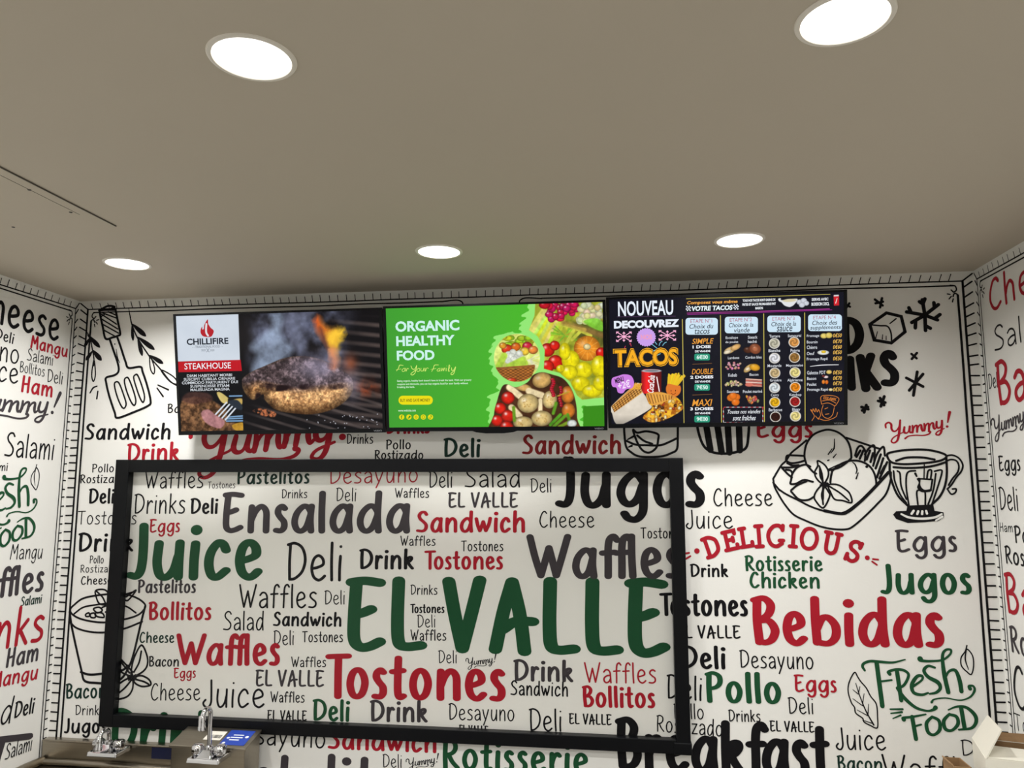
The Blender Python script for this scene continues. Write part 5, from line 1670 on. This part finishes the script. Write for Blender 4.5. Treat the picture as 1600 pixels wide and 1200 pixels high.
s3.stroke([(o3 + 1012, 130), (o3 + 1024, 90)], 6, (240, 220, 220))
for x0, y0, x1, y1, a_, b_, c_ in [(715, 255, 990, 398, 'ETAPE N°1', 'Choix du', 'tacos'), (1050, 245, 1331, 386, 'ETAPE N°2', 'Choix de la', 'viande'), (o3 + 430, 236, o3 + 714, 376, 'ETAPE N°3', 'Choix de la', 'sauce'), (o3 + 778, 225, o3 + 1065, 367, 'ETAPE N°4', 'Choix des', 'suppléments')]:
    s3.rrect(x0, y0, x1, y1, 26, (206, 230, 246))
    w, h = x1 - x0, y1 - y0
    s3.text(a_, x0 + .15 * w, y0 + .06 * h, x0 + .82 * w, y0 + .29 * h, (176, 84, 110), .0)
    s3.text(b_, x0 + .12 * w, y0 + .36 * h, x0 + .86 * w, y0 + .63 * h, (34, 40, 56), .006, .2)
    k_ = .28 if c_ != 'suppléments' else .06
    s3.text(c_, x0 + k_ * w, y0 + .66 * h, x1 - (k_ - .03) * w, y0 + .96 * h, (34, 40, 56), .006, .2)
for k, (a_, b_, c_, wa) in enumerate([('SIMPLE', '1 DOSE', '6€00', (770, 955)), ('DOUBLE', '2 DOSES', '7€50', (768, 950)), ('MAXI', '3 DOSES', '9€00', (770, 944))]):
    y = k * 258
    if k == 2:
        y = 518
    s3.text(a_, wa[0], 430 + y, wa[1], 476 + y + (12 if k == 2 else 0), (238, 160, 60), .01, .25)
    yy = y + (10 if k == 2 else 0)
    s3.text(b_, 775 if k == 0 else 755, 488 + yy, 930 if k == 0 else 952, 514 + yy, WHITE, .04)
    s3.text('DE VIANDE', 796, 530 + yy, 926, 547 + yy, WHITE, .03)
    s3.rrect(790, 560 + yy, 922, 617 + yy, 14, (44, 150, 120))
    s3.text(c_, 810, 570 + yy, 905, 606 + yy, (220, 246, 238), .03)
    if k < 2:
        s3.stroke([(775, 650 + y + 4 * k), (938, 642 + y + 6 * k)], 4, (130, 90, 50), True)
LAB = (214, 218, 226)
for l, x0, y0, x1, y1 in [('Escalope', 75, 412, 180, 440), ('de poulet', 73, 450, 182, 474), ('Steack', 264, 406, 346, 432), ('haché', 264, 444, 340, 468), ('Lardons', 94, 584, 190, 606), ('Cordon bleu', 242, 578, 381, 602), ('Kebab', 97, 728, 172, 756), ('Bacon', 278, 726, 354, 748), ('Saucisse', 86, 870, 186, 894), ('Poulet mariné', 222, 868, 386, 894),
                         ('Tartare', 446, 398, 538, 422), ('Samourai', 604, 394, 718, 418), ('Blanche', 440, 520, 540, 546), ('Poivre', 628, 518, 706, 546), ('Moutarde', 432, 650, 550, 674), ('Mayonnaise', 590, 648, 734, 676), ('Gruyère', 452, 774, 550, 804), ('Algérienne', 600, 772, 730, 804), ('Curry', 460, 900, 528, 930), ('Ketchup', 618, 898, 720, 926), ('Barbecue', 442, 1024, 556, 1050), ('Biggy', 642, 1022, 710, 1052),
                         ('Fromage', 766, 396, 872, 424), ('Boursin', 766, 448, 858, 472), ('Chèvre', 766, 490, 854, 520), ('Oeuf', 766, 544, 830, 572), ('Fromage Rapé', 766, 592, 944, 622), ('Galettte PDT', 768, 706, 926, 736), ('Bacon', 768, 758, 846, 784), ('Poulet', 768, 808, 848, 834), ('Fromage Rapé', 770, 852, 946, 884)]:
    s3.text(l, o3 + x0, y0, o3 + x1, y1, LAB, .012)
for l, y in [('0€50', 386), ('0€70', 437), ('0€60', 484), ('0€50', 530), ('0€50', 582), ('0€50', 702), ('0€70', 750), ('0€70', 795), ('0€50', 846)]:
    s3.text(l, o3 + 990, y, o3 + 1064, y + 34, (240, 190, 90), .012, .25)
s3.stroke([(o3 + 796, 668, .6), (o3 + 900, 657), (o3 + 1036, 654, .7)], 7, (230, 230, 236))
# small food pictures
for x, y, rx, ry, c, a_ in [(110, 530, 52, 26, (236, 196, 130), -24), (160, 505, 46, 24, (230, 180, 110), -24), (90, 545, 34, 16, (240, 226, 196), -20),
                            (268, 528, 40, 28, (84, 44, 28), 0), (326, 518, 50, 44, (160, 84, 52), 20), (326, 518, 30, 26, (186, 110, 74), 20),
                            (270, 684, 50, 24, (236, 196, 120), -40), (322, 676, 46, 30, (236, 170, 40), 10), (262, 690, 22, 14, (246, 226, 190), -30)]:
    s3.ball(o3 + x, y, rx, ry, c, a_, hi=.3, rim=.4)
for _ in range(26):
    s3.ball(o3 + rs.uniform(80, 200), 662 + rs.uniform(-26, 30), 11, 9, (226 + rs.randint(-20, 20), 140 + rs.randint(-30, 50), 156 + rs.randint(-30, 50)), hi=.3)
for _ in range(36):
    x = rs.uniform(-66, 66)
    s3.ball(o3 + 142 + x, 826 - rs.uniform(-10, 44) * (1 - abs(x) / 80), 13, 8, (226 + rs.randint(-30, 20), 206 + rs.randint(-40, 20), 150 + rs.randint(-50, 40)), rs.uniform(0, 180), hi=.3)
for k in range(5):
    s3.put(s3.mask_line((o3 + 250, 776 + k * 13), (o3 + 380, 784 + k * 13), 11, 4), [(240, 190, 170), (206, 110, 96), (244, 206, 190), (198, 96, 84), (226, 150, 130)][k])
m, _, _ = s3.mask_ell(o3 + 276, 824, 34, 16, 0, 4)
s3.put(m, (214, 116, 100))
for x, y in [(120, 935), (165, 930), (160, 972), (138, 920)]:
    s3.ball(o3 + x, y, 34, 30, (236, 120, 30), hi=.25, rim=.25)
for _ in range(24):
    s3.ball(o3 + 302 + rs.uniform(-52, 52), 952 + rs.uniform(-26, 26), 16, 10, (190 + rs.randint(-40, 50), 116 + rs.randint(-40, 50), 70 + rs.randint(-30, 50)), rs.uniform(0, 180), hi=.3)
for x, y, c in [(490, 472, (196, 192, 170)), (658, 462, (224, 156, 80)), (492, 598, (232, 232, 238)), (662, 592, (160, 116, 56)), (494, 724, (206, 180, 130)), (666, 720, (236, 222, 140)), (492, 850, (222, 230, 234)), (668, 846, (240, 140, 20)), (494, 974, (236, 180, 20)), (666, 968, (166, 30, 30)), (500, 1098, (54, 22, 16)), (670, 1092, (236, 220, 140))]:
    m, u, v = s3.mask_ell(o3 + x, y, 47, 45, 0, 3)
    s3.put(m, (226, 222, 214))
    m, u, v = s3.mask_ell(o3 + x, y, 40, 38, 0, 3)
    sw = .88 + .16 * np.sin(8 * np.hypot(u + .1, v) + 2 * np.arctan2(v, u))
    s3.put(m, np.asarray(c, float)[None, None] * sw[..., None])
for x, y, rx, ry, c in [(912, 408, 30, 22, (236, 212, 110)), (955, 404, 30, 24, (230, 204, 100)), (906, 550, 50, 20, (238, 240, 236)), (910, 544, 20, 12, (240, 200, 40)), (956, 716, 24, 17, (232, 200, 110)), (930, 758, 20, 11, (240, 214, 214)), (908, 750, 14, 9, (120, 40, 40)), (908, 800, 14, 18, (236, 130, 40)), (936, 802, 14, 18, (226, 110, 30)), (970, 866, 18, 12, (238, 222, 160))]:
    s3.ball(o3 + x, y, rx, ry, c, hi=.3, rim=.3)
# dashed note frame
for k in range(15):
    x = 60 + k * 23
    c = (224, 224, 228) if k % 2 else (206, 70, 80)
    s3.stroke([(o3 + x, 1016), (o3 + x + 18, 1015.5)], 5, c, True)
    s3.stroke([(o3 + x, 1146), (o3 + x + 18, 1145)], 5, (206, 70, 80) if k % 2 else (224, 224, 228), True)
for k in range(6):
    y = 1024 + k * 21
    c = (224, 224, 228) if k % 2 else (206, 70, 80)
    s3.stroke([(o3 + 56, y), (o3 + 57, y + 15)], 5, c, True)
    s3.stroke([(o3 + 391, y - 4), (o3 + 392, y + 11)], 5, c, True)
s3.text('Toutes nos viandes', o3 + 92, 1036, o3 + 372, 1070, WHITE, .006, .4)
s3.text('sont fraîches', o3 + 134, 1086, o3 + 332, 1128, WHITE, .006, .4)
# orange chalk emblem: cook's hat over a scalloped ring
CH = (206, 124, 56)
for st_ in [[(892, 990), (886, 930), (920, 915), (1000, 920), (1040, 945), (1020, 990), (1000, 1010)], [(892, 990), (950, 980), (1004, 1004)], [(900, 962), (960, 955), (1012, 980)], [(905, 1000), (892, 1050), (910, 1096), (950, 1110), (985, 1080), (1000, 1020)], [(860, 1110), (930, 1128), (1010, 1100), (1028, 1060)], [(800, 1040), (830, 1090), (810, 1130)], [(800, 1035), (815, 1050), (820, 1030), (836, 1056), (842, 1026), (856, 1056), (866, 1036), (884, 1080), (868, 1110)], [(840, 1090), (866, 1120)], [(920, 1030), (945, 1020)], [(925, 1076), (955, 1072)]]:
    s3.stroke([(o3 + x, y) for x, y in st_], 5, CH)
s3.text('ESSLAMIK', o3 + 908, 930, o3 + 1020, 955, CH, .02, 0, -10)
s3.build('right black television with a taco menu headed NOUVEAU', 'televisions above the glass panel')

# ------------------------------------------------------------------ sinks


def faucet(parent, cx, yf, z, post, drop, base_w=.104, depth=.075):
    """two-handled chrome tap on the face y = yf; coordinates relative to the parent"""
    f = empty('faucet')
    f.parent = parent
    f['label'] = 'chrome two-handled tap'
    mb = MB()
    w = base_w / 2
    ht = .014
    q = [(cx - w, yf - depth, z - ht), (cx + w, yf - depth, z - ht), (cx + w, yf + .001, z - ht), (cx - w, yf + .001, z - ht),
         (cx - w + .002, yf - depth + .003, z), (cx + w - .002, yf - depth + .003, z), (cx + w - .002, yf + .001, z), (cx - w + .002, yf + .001, z)]
    mb.hexa(q)
    q = [(cx - .026, yf - depth + .004, z - .001), (cx + .026, yf - depth + .004, z - .001), (cx + .026, yf - .012, z - .001), (cx - .026, yf - .012, z - .001),
         (cx - .012, yf - depth + .026, z + .020), (cx + .012, yf - depth + .026, z + .020), (cx + .012, yf - .02, z + .020), (cx - .012, yf - .02, z + .020)]
    mb.hexa(q)
    mb.build('base', M['chrome'], f, bevel=.003, segs=3)
    for s in (-1, 1):
        mb = MB()
        n = 32
        prof = [(.0105, 0), (.0165, .004), (.0185, .014), (.017, .026), (.012, .031), (.0005, .032)]
        v, fa = [], []
        for r, zz in prof:
            for k in range(n):
                rr = r * (1 + (.07 * math.cos(k * 2 * math.pi / n * 8) if .003 < zz < .03 else 0))
                v.append((cx + s * .036 + rr * math.cos(2 * math.pi * k / n), yf - depth * .5 + rr * math.sin(2 * math.pi * k / n), z + zz))
        for i in range(len(prof) - 1):
            for k in range(n):
                fa.append((i * n + k, i * n + (k + 1) % n, (i + 1) * n + (k + 1) % n, (i + 1) * n + k))
        mb.add(v, fa)
        mb.build('handle', M['chrome'], f, smooth=True, angle=60)
    mb = MB()
    y0 = yf - .040
    R_ = .020
    pts = [(cx, y0, z + .015), (cx, y0, z + post * .6), (cx, y0, z + post - R_)]
    for k in range(1, 9):
        a = math.pi * k / 9
        pts.append((cx - .004 * k / 9, y0 - R_ + R_ * math.cos(a), z + post - R_ + R_ * math.sin(a)))
    pts.append((cx - .005, y0 - 2 * R_, z + post - R_ - .006))
    mb.tube(pts, .0068, 18)
    mb.lathe([(.0069, .03), (.012, .026), (.0125, .018), (.0075, .014)], (cx, y0, z), 24)
    mb.build('spout', M['chrome'], f, smooth=True)
    mb = MB()
    zt = z + post - R_
    mb.lathe([(.0068, .006), (.0098, .002), (.0104, -.01), (.0100, -drop + .012), (.0112, -drop + .010), (.0112, -drop), (.008, -drop - .001), (.0005, -drop)], (cx - .005, y0 - 2 * R_, zt), 24)
    mb.build('nozzle', M['chrome'], f, smooth=True)
    return f


SX0, SX1 = XL + .006, -1.405
ZT = CAMZ - .852            # top of the back splash
ZD = ZT - .076              # drain board level
sink = tag(empty('three_compartment_sink', (SX0, D - .002, 0)), 'stainless steel compartment sink with a low back splash in the left corner', 'sink')
ox, oy = SX0, D - .002
W_ = SX1 - SX0
DEP = .56
mb = MB()
mb.box(0, W_, -.028, 0, ZD - .02, ZT)
mb.box(.0, W_, -.032, -.027, ZT - .006, ZT)
mb.build('back_splash', M['steel'], sink, bevel=.004, segs=3)
mb = MB()
# worktop ring around one basin, raised rolled rims
bx0, bx1, by0, by1 = .11, W_ - .05, -DEP + .07, -.12
mb.box(0, bx0, -DEP, -.028, ZD - .03, ZD)
mb.box(bx1, W_, -DEP, -.028, ZD - .03, ZD)
mb.box(bx0, bx1, by1, -.028, ZD - .03, ZD)
mb.box(bx0, bx1, -DEP, by0, ZD - .03, ZD)
mb.build('deck', M['steel'], sink, bevel=.002)
mb = MB()
r = .013
mb.tube([(.012, -.036, ZD + .012), (.009, -.10, ZD + .014), (.009, -.3, ZD + .014), (.009, -DEP + .03, ZD + .014), (.03, -DEP + .006, ZD + .013), (.3 * W_, -DEP + .004, ZD + .013), (W_ - .005, -DEP + .004, ZD + .013)], r, 14)
mb.tube([(.016, -.040, ZD + .010), (.12, -.040, ZD + .012), (W_ - .004, -.038, ZD + .006)], .010, 12)
mb.build('rolled_rim', M['steel'], sink, smooth=True)
mb = MB()
dz = .26
mb.box(bx0 - .003, bx0, by0, by1, ZD - dz, ZD - .001)
mb.box(bx1, bx1 + .003, by0, by1, ZD - dz, ZD - .001)
mb.box(bx0, bx1, by1, by1 + .003, ZD - dz, ZD - .001)
mb.box(bx0, bx1, by0 - .003, by0, ZD - dz, ZD - .001)
mb.box(bx0, bx1, by0, by1, ZD - dz - .003, ZD - dz)
mb.build('basin', M['steel'], sink)
for x in (.03, W_ - .03):
    for y in (-.06, -DEP + .05):
        mb = MB()
        mb.tube([(x, y, 0.0), (x, y, ZD - .025)], .019, 14)
        mb.build('leg', M['steel'], sink, smooth=True)
p = at_depth(161, 1178, D - .10)
faucet(sink, p[0] - ox, -.034, p[2] + .006, .066, .036)
a, b = at_depth(237.5, 1167, D - .031), at_depth(272.5, 1187, D - .031)
mb = MB()
mb.box(a[0] - ox, b[0] - ox, -.0298, -.0284, b[2], a[2])
mb.build('sticker', M['navy_label'], sink)['label'] = 'dark navy sticker'

# hand wash sink with a tall boxed back
hz0, hz1 = CAMZ - .811, CAMZ - .787          # front and rear edge of the sloping top
HX0, HX1 = -1.384, -1.142
hs = tag(empty('hand_wash_sink', ((HX0 + HX1) / 2, D - .034, 0)), 'small stainless hand wash sink with a boxed back carrying a blue sticker', 'sink')
ox = (HX0 + HX1) / 2
hw = (HX1 - HX0) / 2
yf = -.100
mb = MB()
v = [(-hw, yf, .55), (hw, yf, .55), (hw, 0, .55), (-hw, 0, .55), (-hw, yf, hz0 - .002), (hw, yf, hz0 - .002), (hw, 0, hz1 - .002), (-hw, 0, hz1 - .002)]
mb.hexa(v)
mb.build('boxed_back', M['steel'], hs, bevel=.002)
mb = MB()
e = .006
v = [(-hw - e, yf - e, hz0 - .008), (hw + e, yf - e, hz0 - .008), (hw + e, 0, hz1 - .008), (-hw - e, 0, hz1 - .008), (-hw - e, yf - e, hz0), (hw + e, yf - e, hz0), (hw + e, 0, hz1), (-hw - e, 0, hz1)]
mb.hexa(v)
mb.build('sloping_top', M['steel'], hs, bevel=.0015)
mb = MB()
zb = .80
mb.box(-hw, hw, -.40, yf, zb - .02, zb)
mb.build('deck', M['steel'], hs, bevel=.003)
mb = MB()
mb.box(-hw + .03, hw - .03, -.37, -.14, zb - .16, zb - .019)
mb.build('basin', M['steel'], hs, bevel=.02, segs=4)
mb = MB()
mb.tube([(0, -.25, 0), (0, -.25, .62), (0, -.25, zb - .15)], .03, 16)
mb.build('pedestal', M['steel'], hs, smooth=True)
p = at_depth(327, 1178, D - .172)
faucet(hs, p[0] - ox, yf - .001, CAMZ - .822, .140, .036, .104, .078)


def on_slope(u, y, dz):
    """u: x from the middle, y: from rear edge towards the room"""
    return (u, y, hz1 + (hz0 - hz1) * (-y / .106) + dz)


def slope_quad(x0, y0, x1, y1, dz):
    return [on_slope(x0, y0, dz), on_slope(x1, y0, dz), on_slope(x1, y1, dz), on_slope(x0, y1, dz)]


mb = MB()
q = slope_quad(.030, -.092, .112, -.012, .0006)
mb.add(q, [(0, 1, 2, 3)], 0)
for k, (u0, u1) in enumerate([(.052, .086), (.048, .088), (.050, .082)]):
    y = -.036 - k * .013
    mb.add(slope_quad(u0, y - .005, u1, y, .0010), [(0, 1, 2, 3)], 1)
for cx, cy, r in [(.100, -.047, .006), (.041, -.082, .005), (.042, -.055, .005)]:
    ring = [on_slope(cx + r * math.cos(t), cy + r * math.sin(t), .0010) for t in np.linspace(0, 6.283, 16)[:-1]]
    mb.add(ring, [tuple(range(15))], 1)
mb.build('sticker', [M['blue_label'], M['label_text']], hs)['label'] = 'blue sticker with white print'
mb = MB()
mb.add(slope_quad(-.035, -.070, .022, -.022, .0006), [(0, 1, 2, 3)], 0)
rs = random.Random(2)
x = -.016
while x < .014:
    w = rs.choice([.0012, .002, .003])
    mb.add(slope_quad(x, -.060, x + w, -.042, .0010), [(0, 1, 2, 3)], 1)
    x += w + rs.choice([.0012, .002])
mb.build('barcode_label', [M['paper'], M['black_print']], hs)['label'] = 'white barcode label'

# ------------------------------------------------------------------ boxes on the side table at the right
TZ = .82
tb = tag(empty('side_table', (.84, 2.2, 0)), 'low steel side table under the cardboard boxes', 'table')
mb = MB()
mb.box(-.20, .255, -.26, .235, TZ - .03, TZ)
mb.build('table_top', M['steel'], tb, bevel=.003)
for x in (-.17, .225):
    for y in (-.23, .205):
        mb = MB()
        mb.tube([(x, y, 0), (x, y, TZ - .028)], .018, 14)
        mb.build('leg', M['steel'], tb, smooth=True)


def carton(name, c, u, wid, dep, z0, z1, th, outer, inner, label):
    """open carton: c = front left corner (x,y); u = direction of the front edge"""
    ux, uy = u
    vx, vy = -uy, ux
    t = tag(empty(name, (c[0], c[1], z0)), label, 'cardboard box')

    def pt(a, b, z):
        return (a * ux + b * vx, a * uy + b * vy, z)
    H = z1 - z0

    def panel(a0, a1, b0, b1, zz0, zz1, nm='side_panel', mats=None):
        mb = MB()
        mb.box(a0, a1, b0, b1, zz0, zz1, T=lambda p: pt(p[0], p[1], p[2]))
        return mb.build(nm, mats or M[outer], t)
    panel(0, wid, 0, th, 0, H)
    panel(0, wid, dep - th, dep, 0, H)
    panel(0, th, th, dep - th, 0, H)
    panel(wid - th, wid, th, dep - th, 0, H)
    panel(th, wid - th, th, dep - th, 0, .004, 'bottom_panel')
    # raw brown lining
    g = .0006
    mb = MB()
    for q in [[(th + g, dep - th - g, .004), (wid - th - g, dep - th - g, .004), (wid - th - g, dep - th - g, H - .001), (th + g, dep - th - g, H - .001)],
              [(th + g, th, .004), (th + g, dep - th, .004), (th + g, dep - th, H - .001), (th + g, th, H - .001)],
              [(wid - th - g, th, .004), (wid - th - g, dep - th, .004), (wid - th - g, dep - th, H - .001), (wid - th - g, th, H - .001)],
              [(th, th + g, .004), (wid - th, th + g, .004), (wid - th, th + g, H - .001), (th, th + g, H - .001)]]:
        mb.add([pt(*p) for p in q], [(0, 1, 2, 3)])
    mb.build('lining', M[inner], t)
    return t, pt, H


def flap(t, pt, q, mat, th=.003):
    mb = MB()
    P = [Vector(pt(*p)) for p in q]
    n = (P[1] - P[0]).cross(P[3] - P[0]).normalized() * th
    mb.hexa([tuple(p) for p in P] + [tuple(p + n) for p in P])
    return mb.build('flap', M[mat], t)


ang = math.radians(-13.5)
wid, dep = .190, .168
t, pt, H = carton('cardboard_box', (.887, 2.106), (math.cos(ang), math.sin(ang)), wid, dep, TZ + .001, CAMZ - .674, .004, 'white_card', 'brown_card', 'white cardboard box with one flap standing up by the right wall')
flap(t, pt, [(.001, 0, H), (.001, dep, H), (.038, dep - .012, H + .064), (.040, .006, H + .071)], 'white_card')
flap(t, pt, [(.006, .001, H), (wid - .004, .001, H), (wid - .012, .062, H + .010), (.018, .062, H + .012)], 'white_card')
flap(t, pt, [(wid - .001, dep, H), (wid - .001, .0, H), (wid - .03, .006, H + .06), (wid - .03, dep - .006, H + .06)], 'brown_card')
flap(t, pt, [(.012, dep, H - .001), (wid - .01, dep, H - .001), (wid - .02, dep + .012, H + .020), (.014, dep + .008, H + .016)], 'brown_card')
t, pt, H = carton('cardboard_box', (.836, 2.165), (1.0, -.02), .042, .07, TZ + .001, CAMZ - .716, .003, 'brown_card', 'brown_card', 'small open brown cardboard box left of the white one')
flap(t, pt, [(.0, .006, H), (.0, .064, H), (-.006, .06, H + .004), (-.006, .010, H + .004)], 'brown_card')
